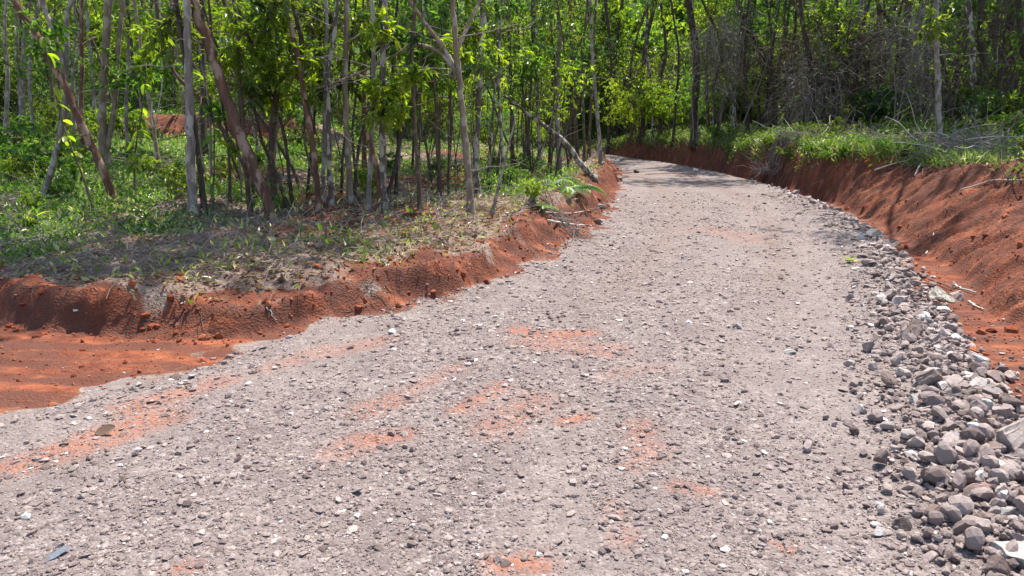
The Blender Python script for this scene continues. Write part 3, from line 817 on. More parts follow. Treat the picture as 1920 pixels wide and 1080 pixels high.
T([(788, 392), (782, 300), (776, 200), (773, 100), (778, -10)], 9, 'brown', "olive brown thin upright trunk left of the forked tan tree", 5, 8)
T([(745, 330), (752, 230), (765, 110), (782, 55), (806, -10)], 10, 'grey', "pale trunk slanting up to the right behind the arching limb", 0, 8)
T([(884, 405), (876, 310), (868, 220), (860, 140), (853, 60), (848, -10)], 16, 'tan', "tan tree forking into an arching left limb beside the road forest edge", 0, 5.6,
  branches=[([(862, 150), (838, 100), (800, 48), (762, -8)], 9), ([(858, 138), (826, 100), (792, 84), (764, 84), (742, 98)], 8), ([(857, 95), (868, 68), (884, 30), (902, -8)], 8)])
T([(896, 372), (892, 300), (896, 210), (901, 110), (906, -10)], 14, 'mottled', "mottled grey trunk right behind the forked tan tree", 2, 8.5)
T([(922, 402), (935, 350), (952, 280), (968, 215)], 8, 'grey', "bleached bare pole leaning right with no leaves", dead=True, name="dead_pole", cat="dead tree")
T([(1112, 334), (1090, 308), (1060, 268), (1020, 235), (985, 210), (945, 178)], 15, 'mottled', "mottled dead trunk toppled to the left beside the road bend", dead=True, name="leaning_log", cat="dead tree")
T([(1051, 330), (1048, 270), (1044, 190), (1047, 110), (1050, 60), (1043, -10)], 10, 'grey', "pale wavy slender tree in front of the toppled trunk", 0, 9)
T([(1128, 308), (1122, 240), (1114, 150), (1109, 70), (1106, -10)], 9, 'grey', "pale slender tree standing closest to the road at the bend", 2, 10)
for k, (u, v, w_, l1, l2) in enumerate([(1082, 300, 8, -8, -14), (1096, 305, 6, -4, 6), (1068, 306, 7, 4, -3), (1012, 318, 8, -6, -10), (988, 322, 7, 8, 10), (962, 330, 9, -4, -12), (1030, 312, 6, 6, 3), (945, 345, 7, -10, -4), (1140, 288, 7, 5, -5), (1104, 296, 6, 8, 14), (998, 340, 5, -20, -30), (915, 340, 6, 14, 24)]):
    T([(u, v), (u + l1 * .5, v - 100), (u + l1, v - 190), (u + l2, -10)], w_, ['dark', 'brown', 'dark', 'mottled'][k % 4],
      ["dark thin tree touching the pale slender tree at the bend", "thin brown tree just left of the pale roadside tree", "dark thin tree between the pale wavy tree and the bend", "blotched thin tree above the toppled trunk", "dark stem behind the middle of the toppled trunk", "brown thin tree at the raised end of the toppled trunk", "thin dark tree left of the pale wavy tree", "blotched stem right of the bleached bare pole", "thin dark tree across the road at the bend", "brown stem nearest the road behind the pale roadside tree", "very thin stem leaning left near the toppled trunk", "thin slanted blotched stem left of the bleached pole"][k], [3, 5, 1][k % 3], 8 + R.random() * 1.5, group="thin trees in the thicket left of the road bend", sides=7)
for pts, w_, bk, lab in [
    ([(548, 385), (532, 250), (502, 150), (470, -10)], 7, 'dark', "thin dark trunk leaning left just right of the peeling tree base"),
    ([(576, 372), (586, 250), (600, 120), (592, -10)], 6, 'dark', "thin dark upright stem crossing behind the reddish slender tree"),
    ([(432, 382), (426, 250), (402, 120), (390, -10)], 6, 'brown', "thin brown stem between the pale grey trunk and the peeling tree"),
    ([(566, 362), (540, 300), (474, 200), (420, 110), (390, 40)], 7, 'dark', "dark stem bowed far left across the peeling tree"),
    ([(502, 340), (522, 220), (560, 120), (604, 20), (615, -10)], 7, 'brown', "brown stem slanting right across the Y shaped tree"),
    ([(742, 366), (746, 250), (736, 120), (746, -10)], 7, 'dark', "thin dark trunk right of the mottled grey trunk by the stump"),
    ([(822, 366), (823, 250), (816, 120), (826, -10)], 6, 'brown', "thin brown trunk in the gap left of the forked tan tree"),
    ([(838, 352), (846, 230), (836, 120), (822, -10)], 5, 'dark', "very thin dark stem close to the left of the forked tan tree"),
    ([(672, 352), (661, 250), (675, 120), (682, -10)], 6, 'dark', "thin dark wavy stem left of the pale straight pole tree"),
    ([(302, 332), (286, 230), (268, 120), (250, -10)], 8, 'tan', "slanted tan trunk left of the smooth pale grey trunk"),
    ([(240, 300), (236, 200), (241, 100), (232, -10)], 7, 'grey', "pale thin trunk between the thick brown trunk and the slanted tan trunk"),
    ([(140, 268), (136, 150), (141, 60), (138, -10)], 6, 'grey', "pale thin trunk far behind the crooked grey tree"),
    ([(10, 262), (14, 150), (8, 60), (12, -10)], 8, 'grey', "pale trunk at the very left border"),
    ([(592, 340), (570, 250), (590, 130), (640, 40), (660, -10)], 5, 'brown', "thin bent stem crossing the close pair of trunks")]:
    T(pts, w_, bk, lab, [3, 1, 5, 0][len(lab) % 4], 6.0, sides=7, csc=.6)
# right of the road
T([(1762, 285), (1759, 180), (1757, 90), (1757, -10)], 11, 'grey', "pale grey straight trunk behind the brush heap on the right bank", 3, 9)
T([(1829, 250), (1826, 170), (1821, 80), (1814, -10)], 12, 'mottled', "white blotched trunk right of the bright broad leaf plant", 5, 9)
T([(1868, 235), (1866, 150), (1868, 70), (1872, -10)], 8, 'mottled', "thin blotched trunk, the rightmost pale one in the dark stand", 3, 9)
T([(1452, 250), (1450, 190), (1444, 130), (1424, 90), (1398, 40), (1380, -10)], 15, 'brown', "brown trunk that bends left on the grassy top of the right bank", None, 6)
T([(1472, 245), (1473, 160), (1470, 80), (1474, -10)], 5, 'brown', "thin straight stem close to the bent brown trunk on the bank", 3, 9)
T([(1598, 240), (1604, 160), (1610, 70), (1616, -10)], 9, 'grey', "pale bare trunk rising through the brown dead vine curtain", 5, 9)
T([(1696, 232), (1694, 130), (1700, 50), (1704, -10)], 17, 'dark', "thick dark trunk left of the pale grey straight trunk on the right", 3, 9)
T([(1305, 268), (1300, 220), (1306, 150), (1300, 60), (1290, -10)], 18, 'dark', "stout dark trunk hung with grey vines above the red cut", 5, 9)
T([(1848, 248), (1846, 150), (1838, 60), (1842, -10)], 13, 'dark', "dark trunk close behind the white blotched trunk", 3, 9)
T([(1900, 240), (1902, 140), (1896, 40), (1898, -10)], 11, 'dark', "dark trunk at the right border of the view", 5, 9)
for k, (u, v, w_) in enumerate([(1160, 262, 8), (1185, 265, 6), (1205, 262, 10), (1222, 268, 7), (1240, 262, 8), (1262, 268, 6), (1330, 262, 8), (1352, 262, 6), (1378, 258, 9), (1402, 256, 7), (1425, 250, 6), (1500, 246, 7), (1522, 244, 9), (1545, 240, 6), (1562, 244, 8), (1630, 240, 8), (1650, 236, 10), (1672, 240, 6), (1720, 240, 8), (1738, 236, 9), (1782, 240, 7), (1800, 230, 9), (1885, 226, 8)]):
    T([(u, v), (u + R.normal(0, 8), v - 90), (u + R.normal(0, 14), v - 170), (u + R.normal(0, 22), -10)], w_, ['dark', 'brown', 'dark', 'mottled', 'dark'][k % 5],
      "slim %s tree %s above the right bank, %s" % (['dark', 'brown', 'charcoal', 'blotched', 'blackish'][k % 5], where(*gpt(u, v)[:2]).replace("behind", "near"), ["upright", "slender", "slightly leaning", "crooked", "narrow crowned"][k % 3 + k % 2]), [3, 5, 3, 1][k % 4], 8 + R.random() * 2, group="slim trees along the front of the right hand stand", sides=7)

# stand behind: a few grown forms, copied
FORMS, FORM_KEY = [], {}
for i in range(10):
    r = np.random.default_rng(400 + i)
    root = thing("slim_tree", (0, 0, 0), "x", "tree")
    h_ = r.uniform(7.5, 10.5); n = 18
    C = wiggle_paths(np.zeros((1, 3)), np.array([[r.normal(0, .10), r.normal(0, .10), 1.]]), h_, n, .05, -.006, r)[0]; C[0, 2] -= .3
    rad = r.uniform(.045, .095) * (1 - .65 * np.linspace(0, 1, n)); rad[0] *= 1.4
    g = Geo(); V, F = tubes(C[None], rad[None], 7, True); g.add(V, F)
    nb = 5; idx = r.integers(5, 15, nb)
    dd = rdir(nb, r); dd[:, 2] = np.abs(dd[:, 2]) * .8 + .2
    Pb = wiggle_paths(C[idx], dd, r.uniform(.7, 1.5, nb), 6, .2, .02, r)
    V, F = tubes(Pb, rad[idx][:, None] * np.linspace(.55, .2, 6)[None], 5); g.add(V, F)
    me = g.mesh("trunk", BARK[['dark', 'brown', 'dark', 'grey', 'mottled', 'dark', 'brown', 'tan', 'dark', 'red'][i]], True)
    link("trunk", me, root)
    add_crown(root, tuple(C[-1] - np.array([0, 0, .4])), [0, 1, 2, 3, 4, 5, 1, 0, 3, 5][i], r.uniform(1.0, 1.35), r.random() * 6.28)
    gl, gt = Geo(), Geo()
    for b in range(nb):
        foliage(gl, gt, Pb[b, -1], .55, 8, 9, .14, .12, .7, r)
        foliage(gl, gt, Pb[b, 3], .4, 4, 8, .14, .12, .7, r)
    lo = link("foliage", gl.mesh("foliage", LEAF[['dark', 'olive', 'mid', 'mid', 'dark', 'dark', 'olive', 'mid', 'dark', 'yellow'][i]]), root); lo["kind"] = "stuff"
    tag(link("twigs", gt.mesh("twigs", MAT_TWIG), lo), kind="stuff")
    FORMS.append(root); FORM_KEY[root.name] = i
def copy_tree(o, parent=None):
    c = o.copy(); COL.objects.link(c)
    if parent is not None: c.parent = parent
    for ch in o.children: copy_tree(ch, c)
    return c
used = set(); spots = []
def try_spot(x, y, dmin):
    if any((x - a) ** 2 + (y - b) ** 2 < dmin * dmin for a, b in spots): return False
    spots.append((x, y)); return True
for rt, C, _ in TRACED: spots.append((rt.location.x, rt.location.y))
nb_ = 0; tries = 0
for (x_, y_) in ((10.6, 15.4), (11.4, 16.6), (10.9, 17.6), (11.9, 14.6), (12.0, 17.9)):
    spots.append((x_, y_))
SHADE = [(10.6, 15.4), (11.4, 16.6), (10.9, 17.6), (11.9, 14.6), (12.0, 17.9)]
ZL = ("slim tree among the scattered trunks behind the left clearing", "trees scattered behind the left clearing")
ZR = ("slim shaded tree deep in the dense stand right of the road", "trees deep in the right hand stand")
ZH = ("small tree on the wooded slope behind the road bend", "trees on the slope behind the road bend")
while nb_ < 230 and tries < 20000:
    tries += 1
    if SHADE:
        x_, y_ = SHADE.pop()
        spots.remove((x_, y_))
    else:
        y_ = R.uniform(14, 62); x_ = R.uniform(-.85, .85) * y_
    sr, ar, sl, al, er, el = [float(a[0]) for a in masks(np.array([x_]), np.array([y_]))]
    w_ = 1.35
    if not (sl > 1.6 or sr > 1.2): continue
    if sr > 0 and sr < 2.6 and tries > 5: continue
    if sl > 0 and R.random() < (.55 if y_ < 26 else .15): continue
    if sl > 0 and x_ > -1.5 and y_ < 30 : continue
    if sr > 0 and y_ < 27 and float(poly_sd(EDGE_R, np.array([x_ - 2.2]), np.array([y_ - 3.6]))[0][0]) < 1.9: continue
    if not try_spot(x_, y_, .75 if sr > 0 else 1.2): continue
    hill = y_ + .22 * abs(x_ + 2) > 38
    f = FORMS[int(R.integers(10))] if sl > 0 or hill else FORMS[[0, 1, 2, 5, 6, 8, 4, 3][int(R.integers(8))]]
    o = f if f.name not in used else copy_tree(f)
    used.add(f.name)
    o.location = (x_, y_, h1(x_, y_)); o.rotation_euler = (0, 0, R.random() * 6.28); s_ = R.uniform(.85, 1.2); o.scale = (s_, s_, s_)
    lab, grp = ZH if hill else (ZL if sl > 0 else ZR)
    fi = FORM_KEY[f.name]
    lab = "slim %s barked tree %s, %s" % (['dark', 'brown', 'blackish', 'pale grey', 'blotched', 'charcoal', 'rusty brown', 'tan', 'dusky', 'reddish'][fi], where(x_, y_), row(y_))
    tag(o, lab, "tree", grp); nb_ += 1
for f in FORMS:
    if f.name not in used:
        for c in list(f.children_recursive): bpy.data.objects.remove(c)
        bpy.data.objects.remove(f)

# leafy low branches where the photograph shows foliage, each on the nearest traced tree
SPRAYS = [  # u, v, radius px, twigs, leaf kind, leaf size
    (640, 60, 60, 26, 'olive', .12), (600, 130, 45, 16, 'olive', .12), (655, 150, 45, 20, 'olive', .12), (575, 30, 50, 18, 'olive', .12), (640, 10, 50, 20, 'mid', .12),
    (500, 60, 55, 24, 'yellow', .11), (455, 110, 50, 18, 'yellow', .12), (440, 30, 45, 12, 'yellow', .12), (540, 170, 45, 14, 'mid', .11), (480, 170, 50, 12, 'olive', .12),
    (755, 160, 55, 26, 'mid', .14), (735, 70, 55, 22, 'mid', .15), (790, 110, 45, 16, 'mid', .13), (765, 205, 38, 18, 'mid', .12), (715, 200, 35, 12, 'olive', .12), (790, 30, 55, 18, 'mid', .13),
    (840, 80, 35, 12, 'yellow', .12), (830, 30, 40, 12, 'mid', .12), (880, 60, 50, 16, 'olive', .12), (915, 140, 45, 14, 'olive', .11), (940, 50, 55, 20, 'olive', .11), (985, 120, 40, 22, 'mid', .12), (1000, 45, 55, 20, 'olive', .11), (975, 190, 45, 14, 'olive', .11),
    (1060, 60, 50, 16, 'olive', .12), (1070, 150, 40, 10, 'olive', .11), (1030, 200, 40, 10, 'mid', .11),
    (290, 90, 55, 14, 'yellow', .14), (270, 140, 45, 12, 'mid', .13), (330, 50, 55, 14, 'olive', .14), (240, 40, 50, 10, 'yellow', .13), (195, 55, 30, 10, 'yellow', .12), (310, 120, 40, 12, 'mid', .12),
    (390, 160, 35, 10, 'yellow', .13), (398, 215, 22, 8, 'mid', .13), (85, 60, 50, 12, 'mid', .12), (20, 60, 45, 12, 'dark', .12), (130, 40, 35, 8, 'mid', .12),
    (690, 30, 35, 10, 'mid', .13), (560, 240, 30, 8, 'mid', .1), (440, 270, 30, 6, 'yellow', .1), 
    (1700, 60, 40, 8, 'dark', .13), (1770, 40, 45, 10, 'dark', .13), (1745, 90, 30, 8, 'dark', .12), (1415, 30, 45, 18, 'mid', .15), (1470, 20, 45, 12, 'olive', .13), (1330, 20, 55, 24, 'yellow', .14), (1560, 25, 45, 10, 'mid', .12), (1660, 35, 45, 12, 'mid', .13), (1890, 60, 45, 10, 'dark', .13)]
rr = np.random.default_rng(55)
for k in range(46):
    u_ = rr.uniform(370, 1090); v_ = rr.uniform(-10, 215) * (.75 if u_ > 900 else 1)
    if 370 < u_ < 450: u_ += 90
    SPRAYS.append((u_, v_, rr.uniform(28, 50), int(rr.uniform(9, 18)), ['mid', 'yellow', 'olive', 'yellow'][k % 4], .115))
for k in range(16):
    SPRAYS.append((rr.uniform(10, 330), rr.uniform(-5, 150), rr.uniform(26, 42), int(rr.uniform(7, 12)), ['mid', 'yellow', 'mid'][k % 3], .12))
for k in range(52):
    u_ = rr.uniform(1130, 1910); v_ = rr.uniform(-10, 190)
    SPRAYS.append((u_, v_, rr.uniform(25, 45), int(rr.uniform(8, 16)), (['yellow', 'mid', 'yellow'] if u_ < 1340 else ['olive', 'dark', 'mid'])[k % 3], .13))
for (u, v, rp, tw, kind, lf) in SPRAYS:
    best = None
    for rt, C, rad in TRACED:
        if rt.name.startswith(("stump", "dead_pole", "leaning")): continue
        uu = 960 + FPX * C[:, 0] / (C[:, 1] * CP - (C[:, 2] - CAM_H) * SP)
        vv = 540 - FPX * (C[:, 1] * SP + (C[:, 2] - CAM_H) * CP) / (C[:, 1] * CP - (C[:, 2] - CAM_H) * SP)
        q = np.hypot(uu - u, vv - v - 25); k = int(q.argmin())
        if best is None or q[k] < best[0]: best = (q[k], rt, C[k], rad[k])
    _, rt, a, ra = best
    d = ray(u, v); yy = a[1] + R.uniform(-.5, .4); t = yy / d[1]
    c = np.array([d[0] * t, yy, CAM_H + d[2] * t]); rad_m = rp / FPX * yy
    gl, gt = Geo(), Geo()
    mid = (a + c) / 2 + np.array([0, 0, .12])
    S = spline([a, mid, c], 9); V, F = tubes(S[None] - np.array(rt.location), np.linspace(min(ra * .6, .02), .007, 9)[None], 5); gt.add(V, F)
    foliage(gl, gt, c - np.array(rt.location), rad_m * 1.1, int(tw * 1.25), 11, lf, .10, .85)
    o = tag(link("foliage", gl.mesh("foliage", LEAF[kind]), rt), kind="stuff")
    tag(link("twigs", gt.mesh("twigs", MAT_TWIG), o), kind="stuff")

# ------------------------------------------------------------------ shrubs
def make_shrub(seed, kind, h_=1.0, spread=.6, stems=9, leaf=.12, per=10, tw=7):
    r = np.random.default_rng(seed); gl, gt, gs = Geo(), Geo(), Geo()
    d = rdir(stems, r) * spread; d[:, 2] = 1
    P = wiggle_paths(np.zeros((stems, 3)), d, h_ * r.uniform(.6, 1.15, stems), 6, .15, .03, r); P[:, 0, 2] -= .05
    V, F = tubes(P, np.linspace(.012, .004, 6)[None].repeat(stems, 0), 4); gs.add(V, F)
    for k in range(stems):
        foliage(gl, gs, P[k, -1], .30 * h_, tw, per, leaf, .08, .7, r)
        foliage(gl, gs, P[k, 3], .25 * h_, tw - 2, per, leaf, .08, .7, r)
    return gl.mesh("leaves", LEAF[kind]), gs.mesh("stems", MAT_TWIG)
SHRUB = [make_shrub(600 + i, k, 1.0) for i, k in enumerate(['mid', 'yellow', 'dark', 'olive', 'mid', 'dark'])]
BIG = [make_shrub(650 + i, k, 4.0, .55, 13, .17, 12, 15) for i, k in enumerate(['mid', 'yellow', 'dark', 'olive', 'olive', 'dark'])]
def shrub(x, y, s, k, label, group=None, name="shrub", cat="shrub"):
    src = SHRUB if s < 1.5 else BIG
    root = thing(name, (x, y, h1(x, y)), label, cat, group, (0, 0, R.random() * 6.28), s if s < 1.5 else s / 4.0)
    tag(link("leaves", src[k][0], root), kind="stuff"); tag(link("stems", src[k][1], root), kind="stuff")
    return root
# understorey on the slope and in the stands
cnt = 0; tries = 0
while cnt < 235 and tries < 20000:
    tries += 1
    y_ = R.uniform(11, 60); x_ = R.uniform(-.8, .8) * y_
    sr, ar, sl, al, er, el = [float(a[0]) for a in masks(np.array([x_]), np.array([y_]))]
    hill = y_ + .22 * abs(x_ + 2) > 37.5
    if hill:
        s_ = R.uniform(2.2, 4.4); k = [0, 1, 2, 4, 1, 0, 3][int(R.integers(7))]; lab, grp = "bushy shrub on the wooded slope behind the road bend", "shrubs on the slope behind the bend"
    elif sr > 2.8 and y_ > 15:
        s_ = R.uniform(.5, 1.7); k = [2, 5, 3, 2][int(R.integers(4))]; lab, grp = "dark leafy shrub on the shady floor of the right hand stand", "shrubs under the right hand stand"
    elif sl > 1.2 and y_ > 13:
        if x_ > -2 and y_ < 28: continue
        if R.random() < .5: continue
        s_ = R.uniform(.4, 1.1) if y_ < 27 else R.uniform(1, 2.2); k = [0, 1, 3, 4, 0][int(R.integers(5))]; lab, grp = "leafy green shrub in or behind the left clearing", "shrubs of the left clearing"
    else: continue
    lab = "%s %s shrub %s, %s" % ("huge" if s_ > 3.4 else "tall" if s_ > 2.2 else "waist high" if s_ > .9 else "low", ['fresh green', 'yellow green', 'dark green', 'olive', 'mid green' if s_ < 1.5 else 'dull olive', 'blackish green'][k], where(x_, y_), row(y_))
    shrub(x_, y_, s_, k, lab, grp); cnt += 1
for (u, v, s_, k, lab) in [(1240, 262, 2.6, 1, "big sunlit yellow green bush over the far red cut"), (1180, 262, 2.2, 1, "yellow green bush left of the big sunlit bush"), (1215, 240, 3.0, 0, "tall green bush behind the sunlit yellow bush"), (1290, 255, 2.4, 0, "green bush right of the big sunlit bush"), (1345, 268, .6, 0, "low green bush at the lip of the red cut")]:
    p = gpt(u, v); shrub(p[0], p[1], s_, k, lab)
for x_, y_, s_, k, lab in [(3.2, 39.5, 4.6, 0, "very tall fresh green bush filling the gap over the road bend"), (5.6, 38.5, 5.0, 1, "very tall yellow green bush above the end of the road"), (7.6, 37.0, 5.2, 0, "very tall green bush right of the road end"), (9.6, 36.0, 5.0, 1, "very tall yellow green bush behind the grey vines"), (6.8, 42.0, 6.0, 4, "towering green bush on the slope straight above the road end"), (9.0, 33.5, 4.0, 4, "tall leafy bush between the road end and the dark stand"), (4.6, 43.5, 5.6, 1, "towering yellow green bush left of the slope centre"), (8.6, 44.0, 6.0, 0, "towering fresh green bush on the slope right of centre"), (11.5, 40.0, 5.4, 0, "towering green bush behind the dark stand edge")]:
    shrub(x_, y_, s_, k, lab)
for k, (u, v, s_) in enumerate([(1395, 288, .35), (1440, 282, .4), (1480, 300, .4), (1520, 292, .35), (1550, 306, .4), (1582, 300, .35), (1500, 262, .45), (1560, 262, .5), (1610, 282, .4), (1660, 290, .35), (1700, 300, .35), (1625, 255, .5), (1880, 268, .5), (1905, 262, .6), (1690, 262, .5), (1730, 270, .4)]):
    p = gpt(u, v); shrub(p[0], p[1], s_, [0, 1, 3, 0, 4][k % 5], "low %s bush on bank lip, %s" % (['fresh green', 'yellow green', 'olive', 'green', 'leafy green'][k % 5], ["far end above the grey vines", "above the dark red cut", "below the bent brown trunk", "near the low brush heap", "right of the low brush heap", "before the vine curtain", "at the foot of the bent trunk", "behind the low brush heap", "under the brown vine curtain", "left of the heap and right of the vines", "left of the twig heap", "behind the vine curtain edge", "behind the twig heap", "at the right border", "before the thick dark trunk", "beside the pale grey trunk"][k]), "weedy bushes along the right bank lip")
for k, (u, v, s_) in enumerate([(15, 300, .45), (60, 290, .4), (130, 300, .45), (20, 250, .5), (90, 262, .5), (150, 340, .4), (270, 330, .4), (300, 310, .45), (240, 310, .5), (420, 330, .4), (330, 335, .35), (20, 340, .4), (100, 330, .35), (820, 330, .4), (1010, 350, .35), (960, 350, .4), (1000, 380, .3), (560, 300, .5), (640, 310, .4)]):
    p = gpt(u, v); shrub(p[0], p[1], s_, [0, 1, 4, 0, 3][k % 5], "low %s bush in left clearing, %s" % (['fresh green', 'yellow green', 'green', 'bright green', 'olive'][k % 5], ["at the left border", "near the left border", "under the crooked grey tree", "beside the far twin trunk", "behind the crooked grey tree", "before the leaning reddish tree", "left of the pale grey trunk", "behind the grey brush pile", "beside the thin sapling", "right of the pale grey trunk", "touching the pale grey trunk", "at the left border in front", "before the crooked grey tree", "beside the forked tan tree", "below the toppled trunk", "by the bleached pole", "by the berm sticks", "under the Y shaped tree", "under the close pair of trunks"][k]), "low bushes in the sunny left clearing")

SAP = []
for i in range(8):
    r = np.random.default_rng(700 + i); gs, gl = Geo(), Geo()
    h_ = r.uniform(2.6, 5.0)
    P = wiggle_paths(np.zeros((1, 3)), np.array([[r.normal(0, .14), r.normal(0, .1), 1.]]), h_, 14, .06, 0, r)[0]; P[0, 2] -= .1
    V, F = tubes(P[None], (r.uniform(.012, .03) * np.linspace(1, .35, 14))[None], 5); gs.add(V, F)
    for k in (8, 10, 12, 13):
        foliage(gl, gs, P[k], r.uniform(.3, .5), 5, 8, .12, .1, .8, r)
    SAP.append((gs.mesh("stem", [BARK['dark'], BARK['brown'], MAT_DRY][i % 3]), gl.mesh("leaves", LEAF[['mid', 'olive', 'yellow', 'dark'][i % 4]])))
cnt = 0
ss = np.random.default_rng(77)
while cnt < 90:
    zone = cnt % 3
    u_, v_ = (ss.uniform(900, 1110), ss.uniform(292, 345)) if zone == 0 else (ss.uniform(1140, 1910), ss.uniform(238, 262)) if zone == 1 else (ss.uniform(380, 900), ss.uniform(300, 390))
    p = gpt(u_, v_); m_ = masks(np.array([p[0]]), np.array([p[1]]))
    cnt += 1
    if not (m_[2][0] > .9 or m_[0][0] > 1.9) or p[1] > 45: continue
    k = int(ss.integers(8))
    lab, grp = [("thin leafy sapling in the thicket left of the road bend", "thin saplings in the road bend thicket"), ("thin sapling at the shady edge of the right hand stand", "thin saplings along the right hand stand"), ("thin sapling between the trunks of the left forest edge", "thin saplings of the left forest edge")][zone]
    lab = "thin %s sapling %s, %s" % (['fresh green', 'olive', 'yellow leaved', 'dark', 'bright green', 'dull olive', 'yellowish', 'dusky'][k], where(p[0], p[1]).replace("behind", "near"), row(p[1]))
    root = thing("thin_sapling", p, lab, "sapling", grp, (0, 0, ss.random() * 6.28), ss.uniform(.8, 1.2))
    link("stem", SAP[k][0], root); tag(link("leaves", SAP[k][1], root), kind="stuff")

# low scrub over both shelves
cnt, tries, low = 0, 0, []
while cnt < 95 and tries < 6000:
    tries += 1
    left = cnt < 55
    x_, y_ = (R.uniform(-13, .6), R.uniform(9.5, 23)) if left else (R.uniform(5, 16), R.uniform(9.5, 26))
    m_ = [float(a[0]) for a in masks(np.array([x_]), np.array([y_]))]
    w_ = 1.0 * (1 - sstep(12.5, 16.5, y_)) + .16 * sstep(12.5, 16.5, y_)
    if left and m_[2] < 1.3 or not left and not (w_ + .2 < m_[0] < w_ + 4): continue
    if any((x_ - a) ** 2 + (y_ - b) ** 2 < .5 for a, b in low): continue
    low.append((x_, y_)); s_ = R.uniform(.22, .55); k = [3, 0, 2, 4, 3, 1][int(R.integers(6))]
    rw = "close to the red bank" if (m_[2] < 3 if left else m_[0] < w_ + 1.4) else "middle of the shelf" if y_ < 16 else "far part of the shelf"
    shrub(x_, y_, s_, k, "low %s scrub %s, %s" % (['fresh green', 'yellow green', 'dark green', 'olive', 'mid green'][k], where(x_, y_).replace("behind", "near"), rw), "low scrub of the left shelf" if left else "low scrub of the right bank top"); cnt += 1

# ------------------------------------------------------------------ dead vine tangles on the right
def tangle(name, u, v0, v1, wpx, y_off, n, label, mat, seed):
    r = np.random.default_rng(seed)
    p = gpt(u, 262) if u < 1420 else gpt(u, 248); yy = p[1] + y_off
    def at(uu, vv): d = ray(uu, vv); t = yy / d[1]; return np.array([d[0] * t, yy, CAM_H + d[2] * t])
    base = np.array([at(u, v0)[0], yy, 0]); base[2] = h1(base[0], yy)
    root = thing(name, base, label, "dead vines")
    half = wpx / 2 / FPX * yy; zt, zb = at(u, v0)[2], at(u, v1)[2]
    nc = max(4, n // 45); cx = r.normal(0, half * .5, nc); cz = zt - (zt - zb) * r.random(nc) * .75
    k = r.integers(nc, size=n)
    p0 = np.stack([base[0] + cx[k] + r.normal(0, half * .28, n), yy + r.normal(0, .55, n), cz[k] + r.normal(0, .3, n)], 1) - base
    d = np.stack([r.normal(0, .8, n), r.normal(0, .8, n), r.normal(-.1, .5, n)], 1)
    P = wiggle_paths(p0, d, r.uniform(.5, 1.7, n), 9, .33, .13, r)
    P[..., 2] = np.maximum(P[..., 2], 0.02)
    g = Geo(); V, F = tubes(P, r.uniform(.004, .013, (n, 1)) * np.linspace(1, .5, 9)[None], 3); g.add(V, F)
    o = link("strands", g.mesh("strands", mat), root); o["kind"] = "stuff"
    m = 7
    p0 = np.stack([r.normal(0, half * .5, m), r.normal(0, .3, m), np.zeros(m)], 1)
    P = wiggle_paths(p0, np.stack([r.normal(0, .12, m), r.normal(0, .1, m), np.ones(m)], 1), (zt - base[2]) * 1.1, 12, .07, 0, r)
    g = Geo(); V, F = tubes(P, r.uniform(.012, .025, (m, 1)) * np.linspace(1, .6, 12)[None], 5); g.add(V, F)
    link("woody_stem", g.mesh("woody_stem", mat), root)
tangle("vine_tangle", 1355, 20, 245, 110, .0, 520, "grey dead vine tangle draped from the trees above the red cut", MAT_DRY, 1)
tangle("vine_tangle", 1480, 60, 235, 130, .3, 520, "grey brown dead vines behind the bent brown trunk", MAT_DRYBROWN, 2)
tangle("vine_tangle", 1610, 40, 215, 120, .2, 900, "thick brown dead vine curtain around the pale bare trunk", MAT_DRYBROWN, 3)
tangle("vine_tangle", 1545, 90, 230, 90, .4, 420, "loose dead vine strands left of the brown curtain", MAT_DRY, 4)
tangle("vine_tangle", 1230, 130, 250, 120, .6, 300, "dry vine mesh under the sunlit yellow bush", MAT_DRYBROWN, 5)
tangle("vine_tangle", 1870, 20, 200, 110, .8, 340, "dry vine strands among the rightmost dark trunks", MAT_DRYBROWN, 6)
tangle("vine_tangle", 1750, 20, 220, 130, 1.2, 300, "dry drooping strands behind the pale grey straight trunk", MAT_DRY, 7)
tangle("vine_tangle", 790, 195, 300, 90, 0, 300, "dry hanging twigs in the shade behind the forked tan tree", MAT_DRYBROWN, 8)
tangle("vine_tangle", 480, 130, 260, 120, 0, 320, "dry brown twig mass behind the peeling bark tree", MAT_DRYBROWN, 9)

# thin hanging vines on the left
for k, (pts, base, lab) in enumerate([
    ([(413, 70), (414, 160), (419, 258)], 1, "thin straight vine hanging right of the pale grey trunk"),
    ([(490, -10), (505, 70), (510, 130), (530, 170), (572, 205)], 1, "pale vine swooping down across the Y shaped tree"),
    ([(505, -10), (548, 70), (600, 140), (640, 160)], 1, "thin pale vine slanting through the olive foliage"),
    ([(286, 190), (284, 220), (290, 238), (297, 200), (304, 150)], 1, "looped pale vine before the shaded red cut"),
    ([(900, 30), (905, 10), (915, 60)], 1, "short curled vine near the top of the forked tan tree"),
    ([(775, 170), (800, 140), (790, 120)], 1, "thin bare twig vine under the arching limb")]):
    yy = 13.0 + .3 * k
    Q = []
    for (u, v) in pts:
        d = ray(u, v); t = yy / d[1]; Q.append([d[0] * t, yy, CAM_H + d[2] * t])
    Q = np.array(Q); hi = int(Q[:, 2].argmax())
    up = Q[hi] + np.array([[.05, .1, 1.2], [.0, .25, 2.6]])          # climbs on into the crowns
    Q = np.concatenate([up[::-1], Q]) if hi < len(Q) / 2 else np.concatenate([Q, up])
    S = spline(Q, 26); b = S[np.argmin(S[:, 2])].copy()
    g = Geo(); V, F = tubes((S - b)[None], np.full((1, 26), .011), 5); g.add(V, F)
    tag(link("hanging_vine", g.mesh("hanging_vine", MAT_PALE, True), None, tuple(b)), lab, "vine")

